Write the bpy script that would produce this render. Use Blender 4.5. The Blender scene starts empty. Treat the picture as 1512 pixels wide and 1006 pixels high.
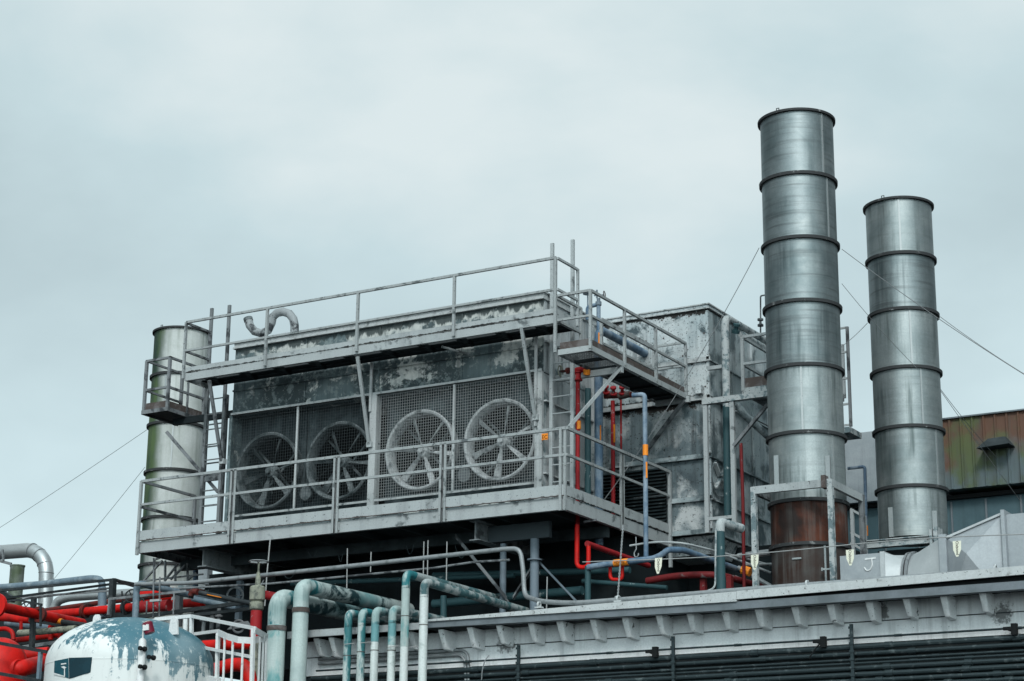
import bpy, bmesh, math, random
from mathutils import Vector, Matrix
random.seed(7)
D = bpy.data
S = bpy.context.scene
rad = math.radians

# ------------------------------------------------------------------ camera
FPX, YAW, PITCH, ROLL = 2900.0, -0.536136, 0.281535, 0.0111825
PCX, PCY = 756.0, 503.0
_f = Vector((math.sin(YAW)*math.cos(PITCH), math.cos(YAW)*math.cos(PITCH), math.sin(PITCH)))
_r0 = Vector((math.cos(YAW), -math.sin(YAW), 0))
_u0 = _r0.cross(_f)
_r = _r0*math.cos(ROLL) + _u0*math.sin(ROLL)
_u = -_r0*math.sin(ROLL) + _u0*math.cos(ROLL)
CAM = Vector((13.88, -24.96, -5.674))
cd = D.cameras.new('camera'); cam = D.objects.new('camera', cd)
S.collection.objects.link(cam)
cam.matrix_world = Matrix(((_r.x, _u.x, -_f.x, CAM.x), (_r.y, _u.y, -_f.y, CAM.y), (_r.z, _u.z, -_f.z, CAM.z), (0, 0, 0, 1)))
cd.sensor_width = 36; cd.lens = FPX/1512*36
cd.clip_start = 0.1; cd.clip_end = 6000
S.camera = cam

def at(px, py, Y=None, X=None, Z=None):
    """a point of the place: the sight line through a photo pixel met with a known real plane"""
    d = _f*FPX + _r*(px-PCX) - _u*(py-PCY)
    if Y is not None: k = (Y-CAM.y)/d.y
    elif X is not None: k = (X-CAM.x)/d.x
    else: k = (Z-CAM.z)/d.z
    return CAM + d*k

# ------------------------------------------------------------------ light
SUN_EL, SUN_AZ = rad(38), rad(152)      # azimuth: direction the light comes from, measured from +Y towards +X
W = D.worlds.new('World'); S.world = W; W.use_nodes = True
nt = W.node_tree; nt.nodes.clear()
def N(nt, t, **k):
    n = nt.nodes.new(t)
    for a, b in k.items(): setattr(n, a, b)
    return n
out = N(nt, 'ShaderNodeOutputWorld'); bg = N(nt, 'ShaderNodeBackground')
sky = N(nt, 'ShaderNodeTexSky'); sky.sky_type = 'NISHITA'; sky.sun_disc = False
sky.sun_elevation = SUN_EL; sky.sun_rotation = SUN_AZ; sky.air_density = 1.0; sky.dust_density = 3.0
tc = N(nt, 'ShaderNodeTexCoord'); mp = N(nt, 'ShaderNodeMapping')
mp.inputs['Scale'].default_value = (2.0, 2.0, 3.6); mp.inputs['Location'].default_value = (5.3, 1.9, 0.1)
n1 = N(nt, 'ShaderNodeTexNoise'); n1.inputs['Scale'].default_value = 1.5; n1.inputs['Detail'].default_value = 6; n1.inputs['Roughness'].default_value = .5
n1.inputs['Distortion'].default_value = .15
cr = N(nt, 'ShaderNodeValToRGB')
e = cr.color_ramp.elements
e[0].position = .38; e[0].color = (4.75, 5.95, 6.25, 1)
e[1].position = .66; e[1].color = (7.1, 8.0, 8.1, 1)
m_ = e.new(.52); m_.color = (5.55, 6.9, 7.2, 1)
mx = N(nt, 'ShaderNodeMix', data_type='RGBA'); mx.inputs[0].default_value = .93
L = nt.links.new
L(tc.outputs['Generated'], mp.inputs[0]); L(mp.outputs[0], n1.inputs['Vector']); L(n1.outputs['Fac'], cr.inputs[0])
# the cloud deck is brighter round the hidden sun and, a little, low over the horizon
vm = N(nt, 'ShaderNodeVectorMath', operation='DOT_PRODUCT'); L(tc.outputs['Generated'], vm.inputs[0])
vm.inputs[1].default_value = (math.sin(SUN_AZ)*math.cos(SUN_EL), math.cos(SUN_AZ)*math.cos(SUN_EL), math.sin(SUN_EL))
gm = N(nt, 'ShaderNodeMapRange'); gm.interpolation_type = 'SMOOTHERSTEP'; gm.clamp = True
gm.inputs[1].default_value = .35; gm.inputs[2].default_value = 1.0; gm.inputs[3].default_value = 1.0; gm.inputs[4].default_value = 2.8
L(vm.outputs['Value'], gm.inputs[0])
sep = N(nt, 'ShaderNodeSeparateXYZ'); L(tc.outputs['Generated'], sep.inputs[0])
hm = N(nt, 'ShaderNodeMapRange'); hm.clamp = True; hm.interpolation_type = 'SMOOTHSTEP'
hm.inputs[1].default_value = .08; hm.inputs[2].default_value = .34; hm.inputs[3].default_value = 1.28; hm.inputs[4].default_value = .95
L(sep.outputs[2], hm.inputs[0])
ml = N(nt, 'ShaderNodeMath', operation='MULTIPLY'); L(gm.outputs[0], ml.inputs[0]); L(hm.outputs[0], ml.inputs[1])
prev = ml.outputs[0]
for az_, lo_ in ((62, .34), (-112, .42)):          # unseen dark sky lobes, added to darken the sides of the stacks
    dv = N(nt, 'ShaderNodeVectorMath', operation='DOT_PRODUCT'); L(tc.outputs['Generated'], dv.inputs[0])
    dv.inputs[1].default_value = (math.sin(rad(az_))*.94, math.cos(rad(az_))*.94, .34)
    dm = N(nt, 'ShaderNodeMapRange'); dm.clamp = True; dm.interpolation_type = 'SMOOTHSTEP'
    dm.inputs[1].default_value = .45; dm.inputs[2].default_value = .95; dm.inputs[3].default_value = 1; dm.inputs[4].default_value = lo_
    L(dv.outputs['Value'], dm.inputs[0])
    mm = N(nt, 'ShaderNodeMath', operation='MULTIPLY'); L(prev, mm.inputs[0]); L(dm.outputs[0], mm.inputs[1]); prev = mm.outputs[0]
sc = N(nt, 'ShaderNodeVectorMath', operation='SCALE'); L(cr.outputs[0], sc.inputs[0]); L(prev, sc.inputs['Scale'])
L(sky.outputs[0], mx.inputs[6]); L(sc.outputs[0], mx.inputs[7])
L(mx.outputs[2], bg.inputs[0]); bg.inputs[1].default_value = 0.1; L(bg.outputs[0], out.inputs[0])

sl = D.lights.new('sun', 'SUN'); sl.energy = 1.5; sl.angle = rad(12); sl.color = (1, .985, .96)
so = D.objects.new('sun', sl); S.collection.objects.link(so)
sd = Vector((math.sin(SUN_AZ)*math.cos(SUN_EL), math.cos(SUN_AZ)*math.cos(SUN_EL), math.sin(SUN_EL)))
so.rotation_euler = sd.to_track_quat('Z', 'Y').to_euler(); so.location = (0, -30, 40)
S.view_settings.view_transform = 'Standard'; S.view_settings.look = 'None'
S.view_settings.exposure = 0.17; S.view_settings.gamma = 1.0
S.render.engine = 'CYCLES'
S.cycles.max_bounces = 6

# ------------------------------------------------------------------ materials
MATS = {}
def mix(nt, fac, a, b, mode='MIX'):
    n = N(nt, 'ShaderNodeMix', data_type='RGBA', blend_type=mode, clamp_factor=True)
    for s, v in ((0, fac), (6, a), (7, b)):
        if hasattr(v, 'is_output'): nt.links.new(v, n.inputs[s])
        else: n.inputs[s].default_value = v if s == 0 else (*v[:3], 1)
    return n.outputs[2]
def noise(nt, pos, scale, detail=6, rough=.6, stretch=(1, 1, 1), loc=(0, 0, 0), dist=0):
    m = N(nt, 'ShaderNodeMapping'); m.inputs['Scale'].default_value = stretch; m.inputs['Location'].default_value = loc
    n = N(nt, 'ShaderNodeTexNoise'); n.inputs['Scale'].default_value = scale; n.inputs['Detail'].default_value = detail
    n.inputs['Roughness'].default_value = rough; n.inputs['Distortion'].default_value = dist
    nt.links.new(pos, m.inputs[0]); nt.links.new(m.outputs[0], n.inputs['Vector'])
    return n.outputs['Fac']
def step(nt, v, lo, hi):
    n = N(nt, 'ShaderNodeMapRange'); n.clamp = True; n.interpolation_type = 'SMOOTHSTEP'
    n.inputs[1].default_value = lo; n.inputs[2].default_value = hi
    nt.links.new(v, n.inputs[0]); return n.outputs[0]
def mul(nt, a, b):
    n = N(nt, 'ShaderNodeMath', operation='MULTIPLY')
    for i, v in enumerate((a, b)):
        if hasattr(v, 'is_output'): nt.links.new(v, n.inputs[i])
        else: n.inputs[i].default_value = v
    return n.outputs[0]
def weath(name, c1, c2=None, amt=.4, scale=2.5, soft=.05, streak=None, samt=.6, speck=0, scol=(.02, .02, .02), rough=.6, metal=0,
          band=0, bump=.25, loc=(0, 0, 0), c3=None, amt3=.3, scale3=1.2, stretch=(1, 1, 1), vscale=9.0, grain=.10):
    m = D.materials.new(name); m.use_nodes = True; nt = m.node_tree
    b = nt.nodes['Principled BSDF']; g = N(nt, 'ShaderNodeNewGeometry'); pos = g.outputs['Position']
    col = (*c1, 1)
    gr = noise(nt, pos, 38, 4, .7, loc=loc)
    col = mix(nt, step(nt, gr, .3, .75), [c*(1-grain) for c in c1], [min(1, c*(1+grain*.6)) for c in c1])
    hgt = gr
    if c3:
        n3 = noise(nt, pos, scale3, 5, .6, loc=(loc[0]+5, loc[1]+2, loc[2]))
        t = .5+(.5-amt3)*.5; col = mix(nt, step(nt, n3, t-.1, t+.1), col, c3)
    if c2:
        n2 = noise(nt, pos, scale, 9, .64, stretch, loc, dist=.3)
        t = .5+(.5-amt)*.5
        k = step(nt, n2, t-soft, t+soft); col = mix(nt, k, col, c2); hgt = n2
    if streak:
        ns = noise(nt, pos, vscale, 5, .6, (1, 1, .06), loc)
        nb = noise(nt, pos, 1.3, 3, .5, loc=(3, 7, 1))
        k = mul(nt, step(nt, ns, .45, .7), step(nt, nb, .3, .65))
        col = mix(nt, mul(nt, k, samt), col, streak)
    if band:
        nb2 = noise(nt, pos, 16, 4, .6, (.05, .05, 1), loc)
        col = mix(nt, mul(nt, step(nt, nb2, .48, .72), band), col, [c*.3 for c in c1])
    if speck:
        nk = noise(nt, pos, 24, 5, .75, loc=(1, 2, 3)); t = .72-speck*.25
        col = mix(nt, step(nt, nk, t, t+.05), col, scol)
    nt.links.new(col, b.inputs['Base Color'])
    b.inputs['Metallic'].default_value = metal; b.inputs['Specular IOR Level'].default_value = .28
    rr = N(nt, 'ShaderNodeMapRange'); rr.inputs[3].default_value = max(.08, rough-.12); rr.inputs[4].default_value = min(1, rough+.15)
    nt.links.new(gr, rr.inputs[0]); nt.links.new(rr.outputs[0], b.inputs['Roughness'])
    if bump:
        bp = N(nt, 'ShaderNodeBump'); bp.inputs['Strength'].default_value = bump; bp.inputs['Distance'].default_value = .01
        nt.links.new(hgt, bp.inputs['Height']); nt.links.new(bp.outputs[0], b.inputs['Normal'])
    MATS[name] = m; return m

GREY = (.40, .415, .425)
M_walk = weath('painted grey walkway steel', (.355, .385, .392), (.11, .125, .13), .24, 3.2, .05, (.08, .09, .095), .4, .4, rough=.65, vscale=4.0)
M_walkdark = weath('grimy walkway steel', (.18, .195, .205), (.04, .045, .05), .42, 3.5, .06, (.025, .03, .03), .7, .3, rough=.7)
M_under = weath('deep shade deck steel', (.010, .017, .020), (.006, .010, .012), .5, 2, .1, rough=.8, speck=.05)  # teal shade of the undersides put into the base colour
M_grate = weath('steel grating', (.10, .11, .115), rough=.6, bump=0)
M_rustboard = weath('rusty toe board', (.075, .06, .055), (.13, .12, .12), .4, 5, .08, rough=.8)
M_unitedge = weath('pale cooler trim', (.41, .435, .44), (.10, .12, .125), .25, 5, .05, (.08, .09, .09), .6, .4, rough=.6)
M_unitside = weath('pale cooler side', (.42, .45, .46), (.12, .16, .17), .34, 2.4, .06, (.05, .065, .07), .85, .4, rough=.6)
M_fandark = weath('dark fan plenum', (.016, .025, .029), (.10, .13, .14), .26, 1.7, .2, (.13, .16, .17), .35, rough=.8)
M_black = weath('black interior', (.008, .010, .011), rough=.95, bump=0)
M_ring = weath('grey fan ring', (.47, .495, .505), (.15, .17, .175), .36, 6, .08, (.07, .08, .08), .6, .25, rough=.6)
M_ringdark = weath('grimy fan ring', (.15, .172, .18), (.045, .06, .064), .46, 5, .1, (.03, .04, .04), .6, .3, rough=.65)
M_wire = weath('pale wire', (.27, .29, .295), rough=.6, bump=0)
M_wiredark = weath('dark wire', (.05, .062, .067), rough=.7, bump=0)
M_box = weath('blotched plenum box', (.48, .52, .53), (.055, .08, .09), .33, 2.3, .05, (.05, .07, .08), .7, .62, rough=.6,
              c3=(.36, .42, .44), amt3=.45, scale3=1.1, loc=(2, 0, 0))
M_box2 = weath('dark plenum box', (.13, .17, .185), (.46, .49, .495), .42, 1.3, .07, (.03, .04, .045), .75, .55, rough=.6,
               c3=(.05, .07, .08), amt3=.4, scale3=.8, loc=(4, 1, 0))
M_boxside = weath('plenum box flank', (.30, .355, .37), (.08, .11, .12), .42, 2.0, .08, (.04, .05, .055), .8, .45, rough=.6, c3=(.46, .50, .51), amt3=.35)
M_galv = weath('galvanised stack', (.265, .30, .307), (.13, .168, .176), .45, 1.3, .24, (.055, .078, .082), .75, .10, rough=.46, metal=.82, band=.55, bump=.10, grain=.14, c3=(.38, .41, .405), amt3=.3, scale3=.9, vscale=7)
M_galv2 = weath('streaked galvanised stack', (.325, .362, .365), (.17, .21, .216), .40, 1.2, .24, (.07, .095, .095), .95, .12, rough=.48, metal=.72, band=.2, bump=.10, grain=.14,
                c3=(.46, .485, .475), amt3=.3, scale3=.9, vscale=8)
M_ringblk = weath('black stack flange', (.035, .038, .040), (.20, .21, .21), .22, 9, .05, rough=.7)
M_seam = weath('stack seam', (.34, .37, .375), rough=.5, metal=.6, speck=.3, bump=0)
M_rust = weath('rusted stack foot', (.090, .025, .012), (.016, .010, .009), .48, 1.3, .14, (.16, .16, .15), .5, .08, rough=.75, metal=.1, c3=(.13, .125, .12), amt3=.30, scale3=1.0, loc=(1.5, 0, 0))
M_algae = weath('algae stained stack', (.52, .55, .54), (.36, .39, .37), .4, 1.1, .2, (.14, .17, .14), .6, .08, rough=.65, bump=.06)
M_wall = weath('whitewashed wall', (.81, .845, .855), (.60, .63, .64), .35, 1.2, .2, (.20, .21, .215), .4, .25, (.05, .05, .05), rough=.8)
M_corbel = weath('chipped corbel paint', (.82, .85, .855), (.07, .078, .08), .22, 7, .04, rough=.8, speck=.35)
M_wallgrey = weath('dark grey wall', (.022, .030, .033), (.05, .06, .065), .4, 2, .15, rough=.85)  # one dark tone for lower wall, ledge and hood
M_flash = weath('pale roof flashing', (.47, .50, .505), (.19, .20, .20), .24, 4, .05, (.2, .2, .2), .3, .45, rough=.6)
M_gutter = weath('grey gutter', (.16, .185, .205), (.10, .12, .13), .4, 2, .15, rough=.55, speck=.1)
M_roof = weath('dark roof', (.03, .033, .035), rough=.95)
M_conduit = weath('dark conduit', (.030, .045, .050), (.10, .125, .13), .28, 8, .06, rough=.45, metal=.3, bump=0)
M_conduitl = weath('grey conduit', (.26, .28, .29), (.14, .155, .16), .3, 8, .1, rough=.5, metal=.3, bump=0)
M_red = weath('red pipe paint', (.56, .006, .003), (.30, .006, .004), .4, 2.2, .12, (.10, .006, .005), .5, .12, (.2, .06, .05), rough=.55, bump=.08)
M_redworn = weath('worn red paint', (.30, .012, .016), (.34, .32, .32), .2, 8, .05, (.05, .01, .01), .6, .3, rough=.6)
M_reddull = weath('dull red oxide', (.12, .016, .012), (.03, .02, .02), .4, 4, .1, rough=.6)
M_blue = weath('blue pipe paint', (.085, .145, .215), (.22, .28, .34), .42, 3, .10, (.03, .055, .09), .6, .3, rough=.55, bump=.08)
M_bluegrey = weath('blue grey paint', (.13, .18, .22), (.24, .29, .32), .35, 5, .1, (.05, .07, .09), .6, .25, rough=.5, bump=.08)
M_colblue = weath('slate column paint', (.15, .19, .225), (.10, .13, .155), .4, 3, .15, rough=.55, bump=.05)
M_teal = weath('peeling teal pipe', (.40, .475, .465), (.018, .15, .17), .42, 2.4, .04, (.03, .07, .075), .6, .3, rough=.55, stretch=(1, 1, .5), bump=.15, c3=(.26, .36, .355), amt3=.4)
M_teal2 = weath('pale teal pipe', (.44, .525, .51), (.14, .34, .345), .36, 2.4, .05, (.10, .17, .17), .6, .25, rough=.55, stretch=(1, 1, .35), bump=.15, loc=(3, 3, 0), c3=(.34, .42, .415), amt3=.4)
M_rustlow = weath('sooty stack foot', (.050, .046, .044), (.030, .014, .010), .45, 1.2, .12, (.16, .165, .16), .6, .12, rough=.75, metal=.1, bump=.1)
M_deck = weath('shaded deck steel', (.040, .055, .060), (.018, .026, .029), .45, 1.8, .12, (.015, .02, .022), .6, .2, rough=.8)  # dim greenish shade under the deck put into the colour
M_girder = weath('grey girder paint', (.20, .225, .235), (.07, .08, .085), .35, 4, .06, (.06, .07, .075), .5, .4, rough=.65)
M_beamshade = weath('shade-darkened beam paint', (.045, .06, .068), rough=.7)  # cross beam colour darkened to carry the shade below the deck
M_tealrun = weath('sooty teal pipe run', (.34, .405, .40), (.012, .036, .042), .44, 2.6, .05, (.03, .06, .065), .5, .35, rough=.6, bump=.12, c3=(.12, .24, .25), amt3=.35)
M_goose = weath('mottled gooseneck steel', (.25, .27, .28), (.04, .045, .05), .42, 6, .06, rough=.6, speck=.2)
M_rail = weath('worn rail paint', (.31, .335, .34), (.10, .115, .12), .28, 6, .05, (.06, .07, .075), .4, .45, rough=.65)
M_redshade = weath('shade-darkened red paint', (.13, .008, .010), (.16, .15, .15), .22, 7, .05, (.03, .008, .008), .6, .3, rough=.65)  # darker copy of the worn red with deep shade in its colour
M_slimtop = weath('faded turquoise top', (.13, .29, .31), (.34, .44, .435), .42, 3, .06, (.06, .16, .17), .5, .25, rough=.55, bump=.1)
M_slimlow = weath('chalky white pipe', (.58, .63, .62), (.34, .40, .39), .3, 3, .06, (.14, .18, .18), .5, .3, rough=.6, bump=.1)
M_slimdark = weath('streaked dark teal pipe', (.035, .155, .17), (.42, .48, .47), .46, 3.4, .04, (.02, .06, .065), .7, .35, rough=.55, stretch=(1, 1, .28), bump=.12)
M_tealband = weath('stripped pipe top', (.30, .34, .34), (.05, .115, .125), .5, 5, .06, (.02, .03, .03), .5, .4, rough=.6)
M_tealdark = weath('dark teal pipe', (.028, .072, .082), (.33, .37, .37), .2, 6, .04, rough=.55, speck=.2)
M_frost = weath('scaled white pipe', (.37, .40, .405), (.12, .165, .18), .42, 8, .06, rough=.7, speck=.5)
M_ins = weath('silver cladding', (.52, .545, .55), (.38, .41, .42), .4, 1.5, .2, rough=.38, metal=.7, bump=.04, grain=.1)
M_blacksteel = weath('black rack steel', (.020, .026, .029), (.05, .055, .058), .3, 5, .1, rough=.6)
M_white = weath('white railing paint', (.64, .66, .66), (.36, .38, .38), .15, 8, .06, rough=.5, speck=.15)
M_orange = weath('orange label', (.78, .24, .02), rough=.5, bump=0, grain=.05)
M_ink = weath('black ink', (.015, .013, .012), rough=.7, bump=0)
M_cream = weath('cream pennant', (.72, .72, .60), rough=.6, bump=0, grain=.08)
M_rope = weath('grey wire rope', (.16, .17, .175), rough=.6, bump=0)
M_ropel = weath('pale rope', (.30, .31, .31), rough=.7, bump=0)
M_duct = weath('zinc duct', (.36, .39, .41), (.28, .31, .33), .4, 2, .15, (.2, .22, .23), .3, .06, rough=.5, metal=.35, bump=.05, grain=.1)
M_ductl = weath('bright zinc duct', (.50, .53, .54), (.40, .43, .44), .4, 2, .15, rough=.5, metal=.3, bump=.05, grain=.1)
M_bluewall = weath('blue grey cladding', (.075, .13, .15), (.055, .10, .118), .4, 1.2, .2, (.04, .07, .08), .5, .1, rough=.65)
M_palewall = weath('pale stained cladding', (.33, .365, .385), (.22, .25, .27), .45, 1.0, .2, (.12, .13, .135), .5, .15, rough=.7)
M_ground = weath('asphalt', (.035, .035, .037), (.025, .026, .028), .5, .5, .2, rough=.9, speck=.2)
M_valve = weath('grimy valve bronze', (.26, .27, .215), (.10, .11, .095), .4, 8, .08, (.04, .04, .03), .6, .4, rough=.65)
M_galvpost = weath('galvanised post', (.30, .32, .33), (.16, .175, .18), .4, 5, .1, rough=.5, metal=.4, bump=0)

def rusty_cladding():
    m = D.materials.new('rust and moss cladding'); m.use_nodes = True; nt = m.node_tree
    b = nt.nodes['Principled BSDF']; g = N(nt, 'ShaderNodeNewGeometry'); pos = g.outputs['Position']
    a = noise(nt, pos, .9, 5, .6, (1, 1, 1.2), (4.2, 0, .6)); c = noise(nt, pos, 1.3, 5, .6, (1, 1, .8), (8.5, 3, 2)); s = noise(nt, pos, 5, 5, .6, (1, 1, .12))
    se = N(nt, 'ShaderNodeSeparateXYZ'); nt.links.new(pos, se.inputs[0])
    hi = N(nt, 'ShaderNodeMath', operation='ADD'); nt.links.new(se.outputs[2], hi.inputs[0])
    w = N(nt, 'ShaderNodeMath', operation='MULTIPLY_ADD'); nt.links.new(a, w.inputs[0]); w.inputs[1].default_value = 2.2; w.inputs[2].default_value = -1.1
    nt.links.new(w.outputs[0], hi.inputs[1])
    col = mix(nt, step(nt, hi.outputs[0], RZ-.40, RZ+.20), (.095, .13, .142), (.105, .050, .030))
    col = mix(nt, mul(nt, step(nt, c, .44, .58), .85), col, (.075, .105, .035))
    col = mix(nt, mul(nt, step(nt, s, .42, .7), .6), col, (.05, .055, .05))
    nt.links.new(col, b.inputs['Base Color']); b.inputs['Roughness'].default_value = .7
    return m
TKC = at(191, 1000, Y=-3.9)
def tank_paint(zseam, base_z):
    m = D.materials.new('flaking teal and white tank paint'); m.use_nodes = True; nt = m.node_tree
    b = nt.nodes['Principled BSDF']; g = N(nt, 'ShaderNodeNewGeometry'); pos = g.outputs['Position']
    se = N(nt, 'ShaderNodeSeparateXYZ'); nt.links.new(pos, se.inputs[0])
    n2 = noise(nt, pos, 2.6, 11, .74, (1, 1, .7), (1.3, .5, 0), .3); ns = noise(nt, pos, 11, 6, .65, (1, 1, .14)); nb = noise(nt, pos, 1.1, 4, .5, loc=(9, 3, 0))
    # teal undercoat shows on the crown and in flakes down the far side
    h = N(nt, 'ShaderNodeMapRange'); h.inputs[1].default_value = zseam-.35; h.inputs[2].default_value = zseam+.62; h.inputs[3].default_value = -.30; h.inputs[4].default_value = .18; h.clamp = True
    nt.links.new(se.outputs[2], h.inputs[0])
    xx = N(nt, 'ShaderNodeMapRange'); xx.inputs[1].default_value = TKC.x-.1; xx.inputs[2].default_value = TKC.x+1.0; xx.inputs[3].default_value = -.07; xx.inputs[4].default_value = .19; xx.clamp = True
    nt.links.new(se.outputs[0], xx.inputs[0])
    def add(p, q):
        n = N(nt, 'ShaderNodeMath', operation='ADD'); nt.links.new(p, n.inputs[0]); nt.links.new(q, n.inputs[1]); return n.outputs[0]
    s2 = N(nt, 'ShaderNodeMath', operation='MULTIPLY_ADD'); nt.links.new(ns, s2.inputs[0]); s2.inputs[1].default_value = .62; s2.inputs[2].default_value = -.31
    v = add(add(add(n2, h.outputs[0]), xx.outputs[0]), s2.outputs[0])
    white = mix(nt, mul(nt, step(nt, ns, .5, .75), .35), (.66, .69, .68), (.30, .31, .30))
    tealc = mix(nt, step(nt, nb, .4, .65), (.05, .14, .18), (.17, .26, .295))
    chip = noise(nt, pos, 14, 8, .75)
    tealc = mix(nt, mul(nt, step(nt, chip, .56, .64), .7), tealc, (.45, .49, .49))
    white = mix(nt, mul(nt, step(nt, chip, .60, .66), .6), white, (.20, .26, .28))
    col = mix(nt, step(nt, v, .49, .56), white, tealc)
    nt.links.new(col, b.inputs['Base Color']); b.inputs['Roughness'].default_value = .5; b.inputs['Specular IOR Level'].default_value = .3
    return m

def cooler_paint():
    # paint peels more towards the right end and hangs in drips below the roof lip
    m = D.materials.new('peeling cooler panels'); m.use_nodes = True; nt = m.node_tree
    b = nt.nodes['Principled BSDF']; g = N(nt, 'ShaderNodeNewGeometry'); pos = g.outputs['Position']
    se = N(nt, 'ShaderNodeSeparateXYZ'); nt.links.new(pos, se.inputs[0])
    def add(p, q):
        n = N(nt, 'ShaderNodeMath', operation='ADD'); nt.links.new(p, n.inputs[0]); nt.links.new(q, n.inputs[1]); return n.outputs[0]
    def rng(sock, a, b_, c, d):
        n = N(nt, 'ShaderNodeMapRange'); n.clamp = True
        for i, v in enumerate((a, b_, c, d)): n.inputs[i+1].default_value = v
        nt.links.new(sock, n.inputs[0]); return n.outputs[0]
    n2 = noise(nt, pos, 1.8, 10, .66, (1, 1, 1.6), (0, 0, 0), .4)
    dr = noise(nt, pos, 7, 6, .6, (1, 1, .22), (2, 0, 0))
    big = noise(nt, pos, .8, 4, .5, (1, 1, 1), (1, 4, 2)); fine = noise(nt, pos, 9, 7, .7)
    v = add(add(n2, rng(se.outputs[0], -6.9, -1.0, -.03, .07)), rng(dr, .3, .7, -.07, .07))
    v = add(v, rng(se.outputs[2], 2.9, 3.3, -.01, .07))
    drip = add(rng(se.outputs[2], 3.30, 3.56, 0, .30), rng(dr, .25, .75, -.16, .16))
    dark = mix(nt, step(nt, big, .38, .62), (.022, .036, .040), (.10, .14, .15))
    dark = mix(nt, mul(nt, step(nt, fine, .50, .60), .7), dark, (.19, .235, .24))
    pale = mix(nt, step(nt, fine, .35, .6), (.34, .37, .365), (.50, .52, .50))
    col = mix(nt, step(nt, v, .535, .60), dark, pale)
    col = mix(nt, mul(nt, step(nt, drip, .17, .23), .9), col, (.018, .032, .034))
    st = noise(nt, pos, 12, 5, .6, (1, 1, .05))
    col = mix(nt, mul(nt, step(nt, st, .5, .72), .55), col, (.02, .03, .033))
    nt.links.new(col, b.inputs['Base Color']); b.inputs['Roughness'].default_value = .62
    bp = N(nt, 'ShaderNodeBump'); bp.inputs['Strength'].default_value = .3; bp.inputs['Distance'].default_value = .01
    nt.links.new(v, bp.inputs['Height']); nt.links.new(bp.outputs[0], b.inputs['Normal'])
    return m
M_unit = cooler_paint()
def grimy_lip(src, name, zs, y=None):
    # black rust and dirt that has collected along the lips of a beam, at the given heights
    m = src.copy(); m.name = name; nt = m.node_tree; b = nt.nodes['Principled BSDF']
    g = N(nt, 'ShaderNodeNewGeometry'); pos = g.outputs['Position']; se = N(nt, 'ShaderNodeSeparateXYZ'); nt.links.new(pos, se.inputs[0])
    col = b.inputs['Base Color'].links[0].from_socket
    nz = noise(nt, pos, 9, 7, .72, (1, 1, 1.3)); nb = noise(nt, pos, 1.1, 3, .5, (1, 1, 1), (4, 4, 4))
    for z, w in zs:
        d = N(nt, 'ShaderNodeMath', operation='SUBTRACT'); nt.links.new(se.outputs[2], d.inputs[0]); d.inputs[1].default_value = z
        a = N(nt, 'ShaderNodeMath', operation='ABSOLUTE'); nt.links.new(d.outputs[0], a.inputs[0])
        r_ = N(nt, 'ShaderNodeMapRange'); r_.clamp = True; r_.inputs[1].default_value = 0; r_.inputs[2].default_value = w; r_.inputs[3].default_value = .30; r_.inputs[4].default_value = -.05
        nt.links.new(a.outputs[0], r_.inputs[0])
        q = N(nt, 'ShaderNodeMath', operation='ADD'); nt.links.new(r_.outputs[0], q.inputs[0]); nt.links.new(nz, q.inputs[1])
        q2 = N(nt, 'ShaderNodeMath', operation='MULTIPLY_ADD'); nt.links.new(nb, q2.inputs[0]); q2.inputs[1].default_value = .3; nt.links.new(q.outputs[0], q2.inputs[2])
        col = mix(nt, step(nt, q2.outputs[0], .80, .86), col, (.018, .017, .016))
    nt.links.new(col, b.inputs['Base Color']); return m
M_beamlo = grimy_lip(M_walk, 'grimy lower beam paint', ((.202, .032),))
M_beamup = grimy_lip(M_walk, 'grimy upper beam paint', ((3.043, .03),))
M_boxg = grimy_lip(M_box, 'grimy box paint', ((2.44, .14), (3.06, .10), (3.92, .12)))
M_box2g = grimy_lip(M_box2, 'grimy lower box paint', ((1.44, .10), (.74, .10), (2.38, .22)))
M_flashg = M_flash
def mould_patch(m, c, r):
    # black mould round one leaking joint of the wall
    nt = m.node_tree; b = nt.nodes['Principled BSDF']; g = N(nt, 'ShaderNodeNewGeometry')
    d = N(nt, 'ShaderNodeVectorMath', operation='DISTANCE'); nt.links.new(g.outputs['Position'], d.inputs[0]); d.inputs[1].default_value = c
    nz = noise(nt, g.outputs['Position'], 13, 10, .8)
    q = N(nt, 'ShaderNodeMath', operation='MULTIPLY_ADD'); nt.links.new(nz, q.inputs[0]); q.inputs[1].default_value = -1.3*r; nt.links.new(d.outputs['Value'], q.inputs[2])
    src = b.inputs['Base Color'].links[0].from_socket
    nt.links.new(mix(nt, mul(nt, step(nt, q.outputs[0], -.24*r, -.46*r), .8), src, (.03, .032, .032)), b.inputs['Base Color'])
mould_patch(M_wall, at(748, 950, Y=-1.03), .42); mould_patch(M_wall, at(1300, 903, Y=-1.03), .34); mould_patch(M_wall, at(1480, 905, Y=-1.03), .4)
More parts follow.
